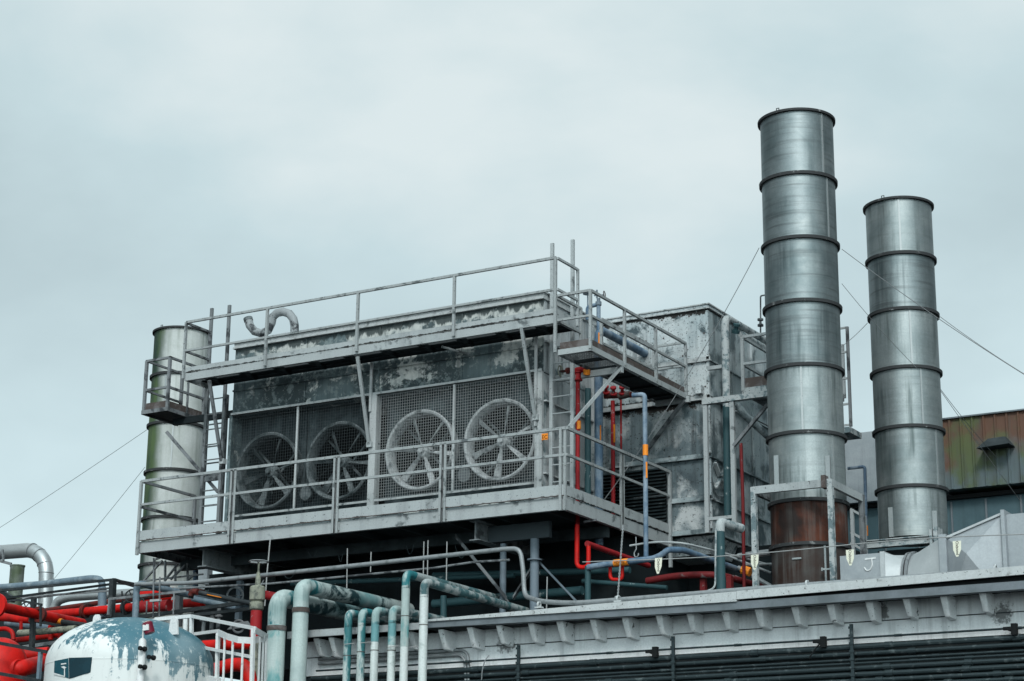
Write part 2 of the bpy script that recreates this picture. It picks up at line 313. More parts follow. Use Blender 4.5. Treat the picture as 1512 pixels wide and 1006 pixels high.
def mossy_side():
    m = M_algae; nt = m.node_tree; b = nt.nodes['Principled BSDF']
    g = N(nt, 'ShaderNodeNewGeometry'); se = N(nt, 'ShaderNodeSeparateXYZ'); nt.links.new(g.outputs['Position'], se.inputs[0])
    n_ = noise(nt, g.outputs['Position'], 1.6, 5, .6, (1, 1, .35))
    w = N(nt, 'ShaderNodeMath', operation='MULTIPLY_ADD'); nt.links.new(n_, w.inputs[0]); w.inputs[1].default_value = -.7; nt.links.new(se.outputs[0], w.inputs[2])
    x3 = at(260, 640, Y=3.5).x
    k = step(nt, w.outputs[0], x3-.50, x3-.12)
    src = b.inputs['Base Color'].links[0].from_socket
    green = mix(nt, step(nt, n_, .4, .62), (.022, .045, .036), (.085, .13, .055))
    nt.links.new(mix(nt, k, green, src), b.inputs['Base Color'])
mossy_side()

# ------------------------------------------------------------------ mesh helpers
class MB:
    def __init__(s): s.bm = bmesh.new()
    def quad(s, a, b, c, d): s.bm.faces.new([s.bm.verts.new(p) for p in (a, b, c, d)])
    def poly(s, pts): s.bm.faces.new([s.bm.verts.new(p) for p in pts])
    def hexa(s, p):           # 8 points: bottom 4 ccw, top 4 ccw
        v = [s.bm.verts.new(q) for q in p]
        for f in ((3, 2, 1, 0), (4, 5, 6, 7), (0, 1, 5, 4), (1, 2, 6, 5), (2, 3, 7, 6), (3, 0, 4, 7)): s.bm.faces.new([v[i] for i in f])
        return s
    def box(s, x0, x1, y0, y1, z0, z1):
        return s.hexa([(x0, y0, z0), (x1, y0, z0), (x1, y1, z0), (x0, y1, z0), (x0, y0, z1), (x1, y0, z1), (x1, y1, z1), (x0, y1, z1)])
    def bar(s, p, q, w, h=None, up=(0, 0, 1), ext=0):
        p = Vector(p); q = Vector(q); h = h or w
        d = (q-p).normalized(); up = Vector(up)
        if abs(d.dot(up)) > .98: up = Vector((0, 1, 0))
        a = d.cross(up).normalized(); b = a.cross(d)
        p = p-d*ext; q = q+d*ext
        a *= w/2; b *= h/2
        return s.hexa([p-a-b, p+a-b, q+a-b, q-a-b, p-a+b, p+a+b, q+a+b, q-a+b])
    def angle(s, p, q, w, t, ux, uy):   # L section: two thin legs along ux and uy
        p = Vector(p); q = Vector(q); ux = Vector(ux); uy = Vector(uy)
        for a, b in ((ux*w, uy*t), (ux*t, uy*w)):
            if a.length == ux.length*t: o = uy*t; b = b-o
            else: o = Vector()
            s.hexa([p+o, p+o+a, p+o+a+b, p+o+b, q+o, q+o+a, q+o+a+b, q+o+b])
        return s
    def tube(s, pts, r, seg=14, caps=True, radii=None, closed=False):
        pts = [Vector(p) for p in pts]; n = len(pts)
        t0 = (pts[1]-pts[0]).normalized()
        ref = Vector((0, 0, 1)) if abs(t0.z) < .9 else Vector((1, 0, 0))
        nrm = t0.cross(ref).normalized(); rings = []; tp = t0
        for i, p in enumerate(pts):
            if closed: t = (pts[(i+1) % n]-pts[i-1]).normalized()
            elif i == 0: t = t0
            elif i == n-1: t = (pts[i]-pts[i-1]).normalized()
            else: t = ((pts[i]-pts[i-1]).normalized()+(pts[i+1]-pts[i]).normalized()).normalized()
            nrm = (nrm - t*nrm.dot(t)).normalized(); bn = t.cross(nrm)
            rr = radii[i] if radii else r
            rings.append([s.bm.verts.new(p+(nrm*math.cos(a)+bn*math.sin(a))*rr) for a in [2*math.pi*k/seg for k in range(seg)]])
        m = n if closed else n-1
        for i in range(m):
            A, B = rings[i], rings[(i+1) % n]
            for k in range(seg): s.bm.faces.new((A[k], A[(k+1) % seg], B[(k+1) % seg], B[k]))
        if caps and not closed:
            s.bm.faces.new(rings[0][::-1]); s.bm.faces.new(rings[-1])
        return s
    def lathe(s, prof, o, ax=(0, 0, 1), seg=48, closed=False):   # prof: (r, h) along ax
        ax = Vector(ax).normalized(); o = Vector(o)
        u = ax.cross(Vector((0, 0, 1)) if abs(ax.z) < .9 else Vector((1, 0, 0))).normalized(); v = ax.cross(u)
        rings = []
        for r, h in prof:
            if r < 1e-6: rings.append([s.bm.verts.new(o+ax*h)])
            else: rings.append([s.bm.verts.new(o+ax*h+(u*math.cos(a)+v*math.sin(a))*r) for a in [2*math.pi*k/seg for k in range(seg)]])
        pairs = list(zip(rings, rings[1:]+([rings[0]] if closed else [])))
        if not closed: pairs = pairs[:len(rings)-1]
        for A, B in pairs:
            for k in range(seg):
                j = (k+1) % seg
                if len(A) == 1 and len(B) == 1: continue
                if len(A) == 1: s.bm.faces.new((A[0], B[j], B[k]))
                elif len(B) == 1: s.bm.faces.new((A[k], A[j], B[0]))
                else: s.bm.faces.new((A[k], A[j], B[j], B[k]))
        return s
    def build(s, name, mat, parent=None, label=None, origin=None):
        bm = s.bm; bmesh.ops.recalc_face_normals(bm, faces=bm.faces)
        for f in bm.faces: f.smooth = True
        for e in bm.edges:
            if len(e.link_faces) == 2 and e.calc_face_angle(0) > .6: e.smooth = False
        if parent is not None: o = LOC[parent.name]
        elif origin is not None: o = Vector(origin)
        else:
            xs = [v.co for v in bm.verts]
            o = Vector((sum(v.x for v in xs)/len(xs), sum(v.y for v in xs)/len(xs), min(v.z for v in xs)))
        for v in bm.verts: v.co -= o
        me = D.meshes.new(name); bm.to_mesh(me); bm.free(); me.materials.append(mat)
        ob = D.objects.new(name, me); S.collection.objects.link(ob)
        if parent is not None: ob.parent = parent
        else: ob.location = o
        LOC[ob.name] = Vector(o)
        if label: ob['label'] = label
        return ob
LOC = {}
def tag(o, label, cat, group=None):
    o['label'] = label; o['category'] = cat
    if group: o['group'] = group
    return o
def thing(name, label, cat, loc, group=None):
    o = D.objects.new(name, None); S.collection.objects.link(o); o.location = loc; o.empty_display_size = .3
    LOC[o.name] = Vector(loc); return tag(o, label, cat, group)
def fillet(pts, R, n=6):
    pts = [Vector(p) for p in pts]
    if not R: return pts
    o = [pts[0]]
    for a, b, c in zip(pts, pts[1:], pts[2:]):
        d1 = (a-b); d2 = (c-b); l = min(R, d1.length*.48, d2.length*.48)
        d1.normalize(); d2.normalize()
        ang = d1.angle(d2)
        if ang > 3.05: o.append(b); continue
        s, e_ = b+d1*l, b+d2*l
        for k in range(n+1):
            t = k/n; o.append(s*(1-t)**2+b*2*t*(1-t)+e_*t*t)
    o.append(pts[-1]); return o
def pipe(name, pts, r, mat, label=None, cat=None, group=None, R=0, parent=None, seg=14, flange=(), fmat=None):
    ob = MB().tube(fillet(pts, R), r, seg).build(name, mat, parent)
    if label: tag(ob, label, cat, group)
    return ob
def text(body, size, mat, loc, rot, parent, name='lettering', ext=.001):
    c = D.curves.new(name, 'FONT'); c.body = body; c.size = size; c.align_x = 'CENTER'; c.align_y = 'CENTER'; c.extrude = ext
    t = D.objects.new(name, c); S.collection.objects.link(t)
    dg = bpy.context.evaluated_depsgraph_get(); me = D.meshes.new_from_object(t.evaluated_get(dg))
    D.objects.remove(t)
    o = D.objects.new(name, me); S.collection.objects.link(o); me.materials.clear(); me.materials.append(mat)
    R = rot.to_4x4() if len(rot) == 3 else rot
    me.transform(Matrix.Translation(Vector(loc)-LOC[parent.name]) @ R)
    o.parent = parent; LOC[o.name] = LOC[parent.name]; return o
FRONT = Matrix(((1, 0, 0), (0, 0, -1), (0, 1, 0)))     # text facing -Y, reading along +X
FRONTV = Matrix(((0, 1, 0), (0, 0, -1), (-1, 0, 0)))   # facing -Y, reading downwards
FRONTU = Matrix(((0, -1, 0), (0, 0, -1), (1, 0, 0)))   # facing -Y, reading upwards

# ================================================================== SETTING
g = MB().box(-1500, 1500, -300, 3000, -7.6, -7.3).build('ground', M_ground); g['kind'] = 'structure'

# ------------------------------------------------------------------ concrete building under the roof plant
RE = -1.5                      # roof edge plane
bd = thing('plant_building', 'whitewashed plant building with corbels under its pale roof edge', 'building', (3, -1, -7.3))
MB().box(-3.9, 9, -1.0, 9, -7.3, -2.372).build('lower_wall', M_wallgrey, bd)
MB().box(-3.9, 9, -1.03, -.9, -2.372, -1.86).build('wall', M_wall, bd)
MB().box(-3.9, 9, -1.42, 9.0, -1.86, -1.78).build('roof', M_roof, bd)
# bright upper flashing and grey gutter: the flashing lifts clear of the gutter towards the right
def strip(x0, x1, za0, za1, zb0, zb1, y0, y1):
    return MB().hexa([(x0, y0, za0), (x1, y0, zb0), (x1, y1, zb0), (x0, y1, za0), (x0, y0, za1), (x1, y0, zb1), (x1, y1, zb1), (x0, y1, za1)])
strip(-1.42, 3.4, -1.765, -1.735, -1.80, -1.67, RE-.03, -1.0).build('flashing', M_flashg, bd)
strip(3.403, 9, -1.775, -1.665, -1.705, -1.60, RE-.028, RE+.01).build('flashing', M_flashg, bd)
strip(-1.42, 3.2, -1.85, -1.77, -1.90, -1.80, RE, -1.36).build('gutter', M_gutter, bd)
strip(3.203, 9, -1.90, -1.80, -1.90, -1.80, RE-.004, -1.36).build('gutter', M_gutter, bd)
MB().box(3.403, 9, -1.43, -1.425, -1.9, -1.63).build('gap_shade', M_black, bd)  # black strip standing in for the shade in the gap over the gutter
strip(-3.9, -1.45, -1.86, -1.755, -1.86, -1.765, RE+.02, -1.1).build('edge_board', M_walk, bd)
def corbel(x):
    w = random.uniform(.046, .056); x += random.uniform(-.012, .012)
    o = MB(); y0, y1 = -1.395+random.uniform(-.015, .02), -1.032
    zt, zb = -1.868, -2.125+random.uniform(-.015, .02); tw = random.uniform(-.008, .008)
    o.hexa([(x-w*.62+tw, y0+.13, zb), (x+w*.62+tw, y0+.13, zb), (x+w, y1, zb-.02), (x-w, y1, zb-.02), (x-w, y0, zt), (x+w, y0, zt), (x+w, y1, zt), (x-w, y1, zt)])
    bmesh.ops.bevel(o.bm, geom=list(o.bm.edges), offset=.008, segments=1, affect='EDGES')
    return o.build('corbel', M_corbel, bd)
for px, py in ((656, 930), (699, 928), (742, 926), (787, 924), (831, 921), (879, 918), (927, 915), (976, 912), (1022, 909), (1073, 905), (1124, 902), (1177, 898), (1229, 894), (1284, 890), (1339.5, 886), (1396, 882), (1455, 878), (493, 945), (470, 948), (610, 934)):
    corbel(at(px, py, Y=-1.3).x)
MB().box(-3.9, 9, -1.045, -1.03, -2.105, -2.095).build('wall_ledge', M_wallgrey, bd)

# unistrut uprights and conduits fixed on the white wall: things of their own
def conduit(z0, z1, r, mat, label, x0=-3.6, x1=8.2, y=-1.10):
    pts = [(x0+(x1-x0)*k/8, y, z0+(z1-z0)*k/8) for k in range(9)]
    o = MB().tube(pts, r, 10)
    for x in (-.6, 1.6, 3.5, 5.4, 6.8):
        x += random.uniform(-.6, .6); z = z0+(z1-z0)*(x-x0)/(x1-x0)
        o.tube([(x, y, z), (x+.1, y, z)], r*1.35, 10)
    return tag(o.build('wall_conduit', mat), label, 'conduit', 'conduits along the white wall')
conduit(-2.312, -2.312, .014, M_conduit, 'thin dark conduit running alone above the bank on the white wall', -3.6, 8.2, -1.13)
names = ['uppermost thick dark conduit of the bank on the wall', 'second dark conduit from the top of the wall bank', 'slim dark conduit third from the top of the wall bank',
         'slim twin conduit fourth from the top of the wall bank', 'thick dark conduit fifth from the top of the wall bank', 'thick dark conduit sixth from the top of the wall bank',
         'dark conduit seventh from the top of the wall bank', 'dark conduit eighth from the top of the wall bank', 'lowest visible conduit but one of the wall bank', 'lowest conduit of the dark wall bank']
z = -2.425
for i, n in enumerate(names):
    r = (.036, .030, .016, .016, .032, .034, .030, .030, .034, .034)[i]
    conduit(z, z, r, M_conduit, n, -3.7, 8.2, -1.10); z -= r + (.036, .03, .016, .032, .034, .03, .03, .034, .034, .03)[i] + .014
for k, (z, xe) in enumerate(((-2.135, -.98), (-2.20, -1.03))):
    xe_ = xe; pipe('bent_conduit', [(-3.6, -1.08, z), (xe_, -1.08, z), (xe_+.02, -1.08, -2.6)], .022, M_conduitl,
         ('upper' if k == 0 else 'lower')+' grey conduit that bends down into the wall bank', 'conduit', 'bent grey conduits on the wall', R=.16)
pipe('loose_cable', [at(722, 968, Y=-1.16), at(716, 975, Y=-1.2), at(712, 990, Y=-1.2), at(711, 1004, Y=-1.18)], .008, M_conduitl, 'loose grey cable drooping from the bent conduits', 'cable', R=.05)
def strut(px, py0, lab, L_=.9):
    p = at(px, py0, Y=-1.16)
    MBo = MB().box(p.x-.02, p.x+.02, -1.18, -1.145, p.z-L_, p.z)
    for k in range(9): MBo.box(p.x-.032, p.x+.032, -1.19, -1.18, p.z-.06-.1*k, p.z-.03-.1*k)
    tag(MBo.build('conduit_strut', M_conduit), lab, 'bracket', 'upright conduit brackets')
strut(766, 953, 'dark upright bracket holding the conduits near the stained wall patch')
strut(994, 940, 'dark upright bracket holding the conduits below the green bonnet pipe')
strut(1257, 922, 'dark upright bracket holding the conduits below the rusty stack')
for px, py, lab in ((968, 961, 'small black cable clamp on the thin conduit below the chain'), (1216, 946, 'small black cable clamp with hanging tail below the rusty stack'), (1498, 927, 'small black cable clamp at the right end of the thin conduit')):
    p = at(px, py, Y=-1.15)
    o = MB().box(p.x-.035, p.x+.035, -1.19, -1.12, p.z-.09, p.z+.05).box(p.x-.13, p.x-.03, -1.2, -1.16, p.z-.03, p.z+.01).bar((p.x-.13, -1.19, p.z), (p.x+.03, -1.17, p.z-.07), .02)
    tag(o.build('cable_clamp', M_black), lab, 'clamp', 'black cable clamps on the wall')
p = at(1211, 950, Y=-1.2); pipe('cable_tail', [p, p+Vector((-.06, 0, -.06)), p+Vector((-.14, 0, -.16)), p+Vector((-.15, 0, -.19))], .009, M_black, 'short black cable tail hanging from the wall clamp', 'cable')

# dark backdrop boxes added to blacken the open space below the plant
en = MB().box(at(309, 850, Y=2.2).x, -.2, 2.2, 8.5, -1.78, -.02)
tag(en.build('under_backdrop', M_under), 'added dark backdrop box below the fan cooler', 'backdrop')
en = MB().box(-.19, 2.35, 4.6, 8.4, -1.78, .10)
tag(en.build('under_backdrop', M_under), 'added dark backdrop box below the blotched plenum box', 'backdrop')

# ------------------------------------------------------------------ buildings behind
RZ = 2.15
wb = thing('warehouse', 'blue grey and pale clad warehouse behind the two stacks', 'building', (4, 8.4, -7.3))
MB().box(1.2, 9.5, 8.3, 14, -7.3, 1.40).build('lower_cladding', M_bluewall, wb)
MB().box(1.2, 3.12, 8.05, 14, 1.403, 2.68).build('pale_cladding', M_palewall, wb)
o = MB()
for k in range(14): o.box(1.3+k*.62, 1.33+k*.62, 8.27, 8.3, -2, 1.3)
o.build('cladding_seam', M_gutter, wb)
MB().box(1.2, 9.5, 8.20, 8.3, 1.33, 1.40).build('eaves_board', M_black, wb)
M_rustclad = rusty_cladding()
pb = thing('rusty_penthouse', 'rust and moss stained corrugated penthouse on the warehouse roof', 'penthouse', (5.5, 8, 1.45))
o = MB(); x = 3.13; prof = []
while x < 9.5:
    prof += [(x, 8.0), (x+.15, 8.0), (x+.165, 7.97), (x+.19, 7.97), (x+.205, 8.0)]; x += .205
vs = []
for (x, y) in prof: vs.append((x, y))
for a, b in zip(vs, vs[1:]): o.quad((a[0], a[1], 1.46), (b[0], b[1], 1.46), (b[0], b[1], 2.72), (a[0], a[1], 2.72))
o.box(3.13, 9.5, 8.01, 13, 1.46, 2.70)
o.build('corrugated_wall', M_rustclad, pb)
MB().box(3.13, 9.5, 7.94, 13, 2.72, 2.745).build('roof_sheet', M_gutter, pb)
# a bent hood standing out of the rusty wall
a = at(1446, 661, Y=7.8); b = at(1494, 655, Y=7.8)
o = MB(); zt = a.z+.08
o.hexa([(a.x, 7.62, a.z-.05), (b.x, 7.62, b.z-.03), (b.x, 7.99, b.z-.02), (a.x, 7.99, a.z-.02), (a.x+.16, 7.80, zt+.06), (b.x-.14, 7.80, zt+.07), (b.x-.14, 7.99, zt+.10), (a.x+.16, 7.99, zt+.10)])
o.build('vent_hood', M_wallgrey, pb)

# ------------------------------------------------------------------ LOWER WALKWAY
lw = thing('lower_walkway', 'lower pale steel walkway in front of the four fans, with two rail handrails', 'walkway', (-4, .4, 0))
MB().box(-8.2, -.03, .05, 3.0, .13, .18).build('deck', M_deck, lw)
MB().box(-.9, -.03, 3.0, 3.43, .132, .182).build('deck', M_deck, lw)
# front channel beam with lips
def channel_x(x0, x1, y, z0, z1, d=.07, t=.012):
    return MB().box(x0, x1, y, y+t, z0, z1).box(x0, x1, y+t, y+d, z0, z0+t).box(x0, x1, y+t, y+d, z1-t, z1)
channel_x(-8.22, -.003, .0, 0, .19).build('front_beam', M_beamlo, lw)
strip(-8.22, -.003, .212, .372, .212, .372, -.028, -.012).build('toe_board', M_beamlo, lw)
o = MB().hexa([(-8.22, -.045, .20), (-.003, -.045, .20), (-.003, -.012, .20), (-8.22, -.012, .20), (-8.22, -.03, .212), (-.003, -.03, .212), (-.003, -.012, .212), (-8.22, -.012, .212)])
o.build('kick_lip', M_rustboard, lw)
MB().box(-.012, 0, .012, 3.45, 0, .19).box(-.07, -.012, .012, 3.45, 0, .012).build('side_beam', M_beamlo, lw)
MB().box(.002, .014, .03, 3.45, .2, .36).build('toe_board', M_beamlo, lw)
MB().box(-8.232, -8.22, .012, 1.6, 0, .19).build('end_beam', M_walkdark, lw)
RT, RM = 1.225, .82
def post(parent, x, y, z0, z1, w=.045, double=0, mat=None, name='railing_post', ax='x'):
    o = MB()
    if double:
        for s in (-1, 1):
            if ax == 'x': o.angle((x+s*.012, y, z0), (x+s*.012, y, z1), .05, .008, (s, 0, 0), (0, 1, 0))
            else: o.angle((x, y+s*.012, z0), (x, y+s*.012, z1), .05, .008, (0, s, 0), (-1, 0, 0))
    else: o.box(x-w/2, x+w/2, y-w/2, y+w/2, z0, z1)
    return o.build(name, mat or M_rail, parent)
PX = [-8.20, -6.23, -4.15, -2.14]
for x in PX: post(lw, x, -.05, -.01 if x > -8 else -.04, RT, double=1 if x > -8 else 0)
for dx in (-.035, .03): post(lw, -.03+dx, -.035+(.0 if dx < 0 else .02), -.02, RT, w=.04)
ym, ye = at(917, 668, X=.0).y, 3.45
post(lw, .03, ym, -.02, RT, double=1, ax='y'); post(lw, .03, ye, -.35, RT, w=.05)
for x in PX[1:]:
    MB().box(x-.075, x+.075, -.018, -.004, .03, .17).build('post_plate', M_rail, lw)
MB().bar((-8.22, -.03, RT), (.02, -.03, RT), .04, .045).build('top_rail', M_rail, lw)
MB().bar((-8.22, -.03, RM), (.0, -.03, RM), .035, .04).build('mid_rail', M_rail, lw)
MB().bar((.03, -.03, RT), (.03, ye, RT), .04, .045).build('top_rail', M_rail, lw)
MB().bar((.03, -.03, RM), (.03, ye, RM), .035, .04).build('mid_rail', M_rail, lw)
MB().bar((-8.21, -.0, RT), (-8.21, 1.38, RT), .04, .045).build('top_rail', M_walkdark, lw)
MB().bar((-8.21, -.0, RM-.03), (-8.21, 1.38, RM-.03), .04, .045).build('mid_rail', M_walkdark, lw)
MB().bar((-.02, 3.44, RM+.02), (-.62, 3.44, RM+.02), .035).build('end_rail', M_walkdark, lw)
post(lw, -8.21, 1.38, .0, RT, w=.05, mat=M_walkdark)
# joists and the two big girders showing below
for x in [-7.6+i*.9 for i in range(9)]:
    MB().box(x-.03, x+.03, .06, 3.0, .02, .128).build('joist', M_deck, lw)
for xg in (-1.70, -7.0):
    o = MB().box(xg-.006, xg+.006, .22, 2.9, -.275, .0).box(xg-.09, xg+.09, .2, 2.9, -.29, -.275).box(xg-.09, xg+.09, .2, 2.9, .002, .016)
    o.build('girder', M_girder, lw)
MB().box(-1.69, -.6, .58, .66, -.27, -.02).build('cross_beam', M_beamshade, lw)
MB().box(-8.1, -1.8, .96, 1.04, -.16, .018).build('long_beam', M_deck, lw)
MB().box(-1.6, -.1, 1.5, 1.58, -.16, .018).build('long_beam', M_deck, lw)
MB().bar(at(862, 771, Z=-.03), at(881, 768, X=.02), .06, .03).build('hanger_bar', M_walkdark, lw)

# columns carrying the girders
for px, y, r, zt, lab in ((742.5, .62, .05, -.30, 'slimmer slate blue steel column under the walkway girder'), (789, .62, .068, -.27, 'thicker slate blue steel column with bolted flange under the walkway')):
    x = at(px, 870, Y=y).x
    o = thing('steel_column', lab, 'column', (x, y, -1.78), 'slate columns under the walkway')
    MB().tube([(x, y, -1.78), (x, y, zt)], r, 18).build('shaft', M_colblue, o)
    if r > .06:
        zf = at(px, 828, Y=y).z; MB().lathe([(0, 0), (r*1.7, 0), (r*1.7, .02), (0, .02)], (x, y, zf), seg=20).build('flange', M_colblue, o)
    MB().box(x-.12, x+.12, y-.12, y+.12, -1.776, -1.76).build('base_plate', M_colblue, o)
def brace(a, b, w, mat, lab, grp='steel braces under the walkway'):
    return tag(MB().angle(a, b, w, .01, (0, 1, 0), (0, 0, 1)).build('brace', mat), lab, 'brace', grp)
brace(at(672, 795, Y=.5), at(748, 888, Y=.5), .075, M_walkdark, 'grey angle brace slanting down to the slim blue column')
brace(at(796, 833, Y=.7), at(852, 892, Y=.7), .05, M_colblue, 'blue grey brace slanting down right from the flanged column')
brace(at(786, 838, Y=.75), at(757, 885, Y=.75), .055, M_walkdark, 'grey brace crossing between the two blue columns')

# ------------------------------------------------------------------ FAN COOLER
ax0, ax1, ay0, ay1, az0, az1 = -6.93, -.80, .70, 2.6, .30, 3.68
fc = thing('fan_cooler', 'weathered box cooler with four caged fans and peeling upper panels', 'cooler', ((ax0+ax1)/2, ay0, .18))
zm = 2.38                            # top of the fan screens
MB().box(ax0, ax1, ay0+.012, ay1, zm, 3.56).build('upper_panel', M_unit, fc)
MB().box(ax1-.03, ax1-.002, ay0+.5, ay1, az0-.1, zm-.003).build('side_panel', M_unitside, fc)
MB().box(ax1-.002, ax1+.006, ay0+.02, ay1, zm, 3.56).build('side_panel', M_unitside, fc)
MB().box(ax1-.002, ax1+.004, ay0+.02, ay1, az0-.1, zm-.02).build('side_panel', M_unitside, fc)
MB().box(ax0-.01, ax0+.02, ay0+.02, ay1, az0-.1, zm-.003).build('side_panel', M_unit, fc)
MB().box(ax0+.02, ax1-.03, 1.9, ay1-.02, az0-.1, zm-.003).build('inner_wall', M_black, fc)
MB().box(ax0-.02, ax1+.03, ay0-.05, ay1+.03, 3.56, 3.585).box(ax0-.01, ax1+.02, ay0-.02, ay1+.01, 3.585, 3.66).box(ax0-.03, ax1+.04, ay0-.06, ay1+.04, 3.66, 3.685).build('roof_lip', M_unitedge, fc)
for z, y in ((2.80, .68), (3.12, .69)): MB().box(ax0, ax1, y, ay0+.012, z, z+.03).build('panel_seam', M_unitedge if z > 3 else M_unit, fc)
for x in (-5.4, -3.9, -2.3): MB().box(x-.012, x+.012, .69, .712, zm+.04, 3.55).build('panel_joint', M_unit, fc)
MB().angle((ax0, .66, zm-.01), (ax1, .66, zm-.01), .05, .012, (0, 1, 0), (0, 0, 1)).build('screen_head', M_unitedge, fc)
MB().box(ax0, ax1-.05, .675, .70, .60, .635).build('screen_sill', M_unitedge, fc)
MB().box(ax0, ax1, .76, 1.9, az0-.1, .52).build('base_panel', M_unit, fc)
bays = [(-6.90, -5.52), (-5.50, -4.05), (-3.88, -2.43), (-2.40, -.93)]
fx = [(-6.182, 1.36, 13), (-4.707, 1.38, 53), (-3.113, 1.39, 50), (-1.619, 1.392, 20)]
MB().box(-4.03, -3.90, .655, .80, .2, zm).build('bay_post', M_unitedge, fc)
for x in (-5.51, -2.415): MB().box(x-.018, x+.018, .67, .70, .62, zm).build('screen_mullion', M_unitedge, fc)
MB().box(ax1-.12, ax1+.008, .66, .72, .2, zm).build('corner_post', M_unitedge, fc)
MB().box(ax0-.02, ax0+.04, .66, .72, .2, zm).build('corner_post', M_unit, fc)
for bi, ((x0, x1), (cx, cz, a0)) in enumerate(zip(bays, fx)):
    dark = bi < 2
    # orifice plate with its round hole
    o = MB(); n = 64; R = .605; yp = .97; zb, zt = .52, zm-.004
    xl, xr = (x0-.02, x1+.02)
    def edge(a):
        c, s = math.cos(a), math.sin(a); k = 1e9
        if c > 1e-6: k = min(k, (xr-cx)/c)
        if c < -1e-6: k = min(k, (xl-cx)/c)
        if s > 1e-6: k = min(k, (zt-cz)/s)
        if s < -1e-6: k = min(k, (zb-cz)/s)
        return (cx+c*k, cz+s*k)
    angs = sorted([2*math.pi*k/n for k in range(n)] + [math.atan2(q-cz, p-cx) % (2*math.pi) for p in (xl, xr) for q in (zb, zt)])
    for a, b in zip(angs, angs[1:]+[angs[0]]):
        ea, eb = edge(a), edge(b)
        o.quad((cx+R*math.cos(a), yp, cz+R*math.sin(a)), (ea[0], yp, ea[1]), (eb[0], yp, eb[1]), (cx+R*math.cos(b), yp, cz+R*math.sin(b)))
    bmesh.ops.remove_doubles(o.bm, verts=o.bm.verts, dist=1e-5)
    o.build('fan_plate', M_fandark, fc)
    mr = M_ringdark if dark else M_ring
    fn = MB().lathe([(.60, 0), (.59, .12), (.595, .18), (.615, .225), (.645, .235), (.665, .215), (.66, .19), (.635, .17), (.625, .12), (.62, 0)], (cx, .985, cz), (0, -1, 0), 64, True).build('fan', mr, fc)
    MB().lathe([(0, .0), (.12, 0), (.125, .10), (.09, .16), (.05, .17), (.045, .22), (0, .22)], (cx, 1.0, cz), (0, -1, 0), 24).build('hub', mr, fn)
    for k in range(6):
        a = rad(a0+60*k); c, s = math.cos(a), math.sin(a); o = MB()
        P = []
        for rr, w, tw in ((.10, .04, 55), (.2, .05, 52), (.22, .07, 50), (.40, .085, 44), (.575, .105, 36)):
            t = rad(tw); wx, wy = w*math.cos(t)/2, w*math.sin(t)/2
            ring = []
            for sg, th in ((-1, -.012), (1, -.012), (1, .012), (-1, .012)):
                lx = sg*wx; ly = sg*wy+th
                ring.append((cx+c*rr-s*lx, .885+ly, cz+s*rr+c*lx))
            P.append([o.bm.verts.new(q) for q in ring])
        for A, B in zip(P, P[1:]):
            for j in range(4): o.bm.faces.new((A[j], A[(j+1) % 4], B[(j+1) % 4], B[j]))
        o.bm.faces.new(P[0][::-1]); o.bm.faces.new(P[-1])
        o.build('blade', mr, fn)
    # bearing struts behind the rotor
    o = MB()
    for a in (45, 135): o.bar((cx-.66*math.cos(rad(a)), 1.12, cz-.66*math.sin(rad(a))), (cx+.66*math.cos(rad(a)), 1.12, cz+.66*math.sin(rad(a))), .035)
    o.build('bearing_strut', M_ringdark, fn)
    # wire screen
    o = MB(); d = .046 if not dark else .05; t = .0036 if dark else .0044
    x = x0+.01
    while x < x1: o.box(x-t/2, x+t/2, .684, .684+t, .635, zm-.012); x += d
    z = .65
    while z < zm-.02: o.box(x0, x1, .684+t, .684+2*t, z-t/2, z+t/2); z += d
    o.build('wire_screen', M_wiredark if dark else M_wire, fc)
for x in (-5.47, -2.37):
    o = MB().lathe([(0, 0), (.10, 0), (.10, .05), (.06, .05), (.06, .07), (.12, .07), (.12, .11), (0, .11)], (x+.05, .97, .92), (0, -1, 0), 28)
    o.build('belt_pulley', M_ringdark, fc)
    MB().tube([(x-.72, .90, 1.46), (x+.0, .90, .98)], .010, 6).tube([(x+.76, .90, 1.5), (x+.08, .90, 1.02)], .010, 6).build('drive_belt', M_black, fc)
# pale flange strips on the side wall
for y in (.98, 1.62, 2.30): MB().box(ax1+.004, ax1+.05, y-.012, y+.012, .2, 3.55).build('side_flange', M_unitside, fc)
for z in (.75, 1.9, 2.86): MB().box(ax1+.004, ax1+.055, .72, 2.58, z, z+.025).build('side_flange', M_unitedge, fc)
p = at(804.5, 645, Y=.655)
lb = MB().box(p.x-.055, p.x+.055, .651, .656, p.z-.05, p.z+.05).build('label_plate', M_orange, fc)
text('EC', .085, M_ink, (p.x, .6505, p.z-.01), FRONT, lb)

# gooseneck vent on the cooler roof
gy = 1.5
gp = [at(*q, Y=gy) for q in ((366, 470), (369, 481), (376, 489.5), (386, 492.5), (396, 488), (401, 477), (403, 468), (409, 462.5), (418, 460.5), (427, 463.5), (433, 471), (435, 481), (435, 500))]
gn = thing('gooseneck_vent', 'grey S shaped gooseneck vent pipe on the cooler roof', 'vent pipe', (gp[-1].x, gy, 3.685))
MB().tube(gp, .075, 18, caps=False).build('pipe', M_goose, gn)
MB().tube([gp[0], gp[0]+(gp[1]-gp[0]).normalized()*.06], .083, 18, caps=False).build('mouth_rim', M_ringdark, gn)
MB().lathe([(0, 0), (.12, 0), (.12, .02), (0, .02)], (gp[-1].x, gy, 3.686), seg=20).build('base_flange', M_ringdark, gn)

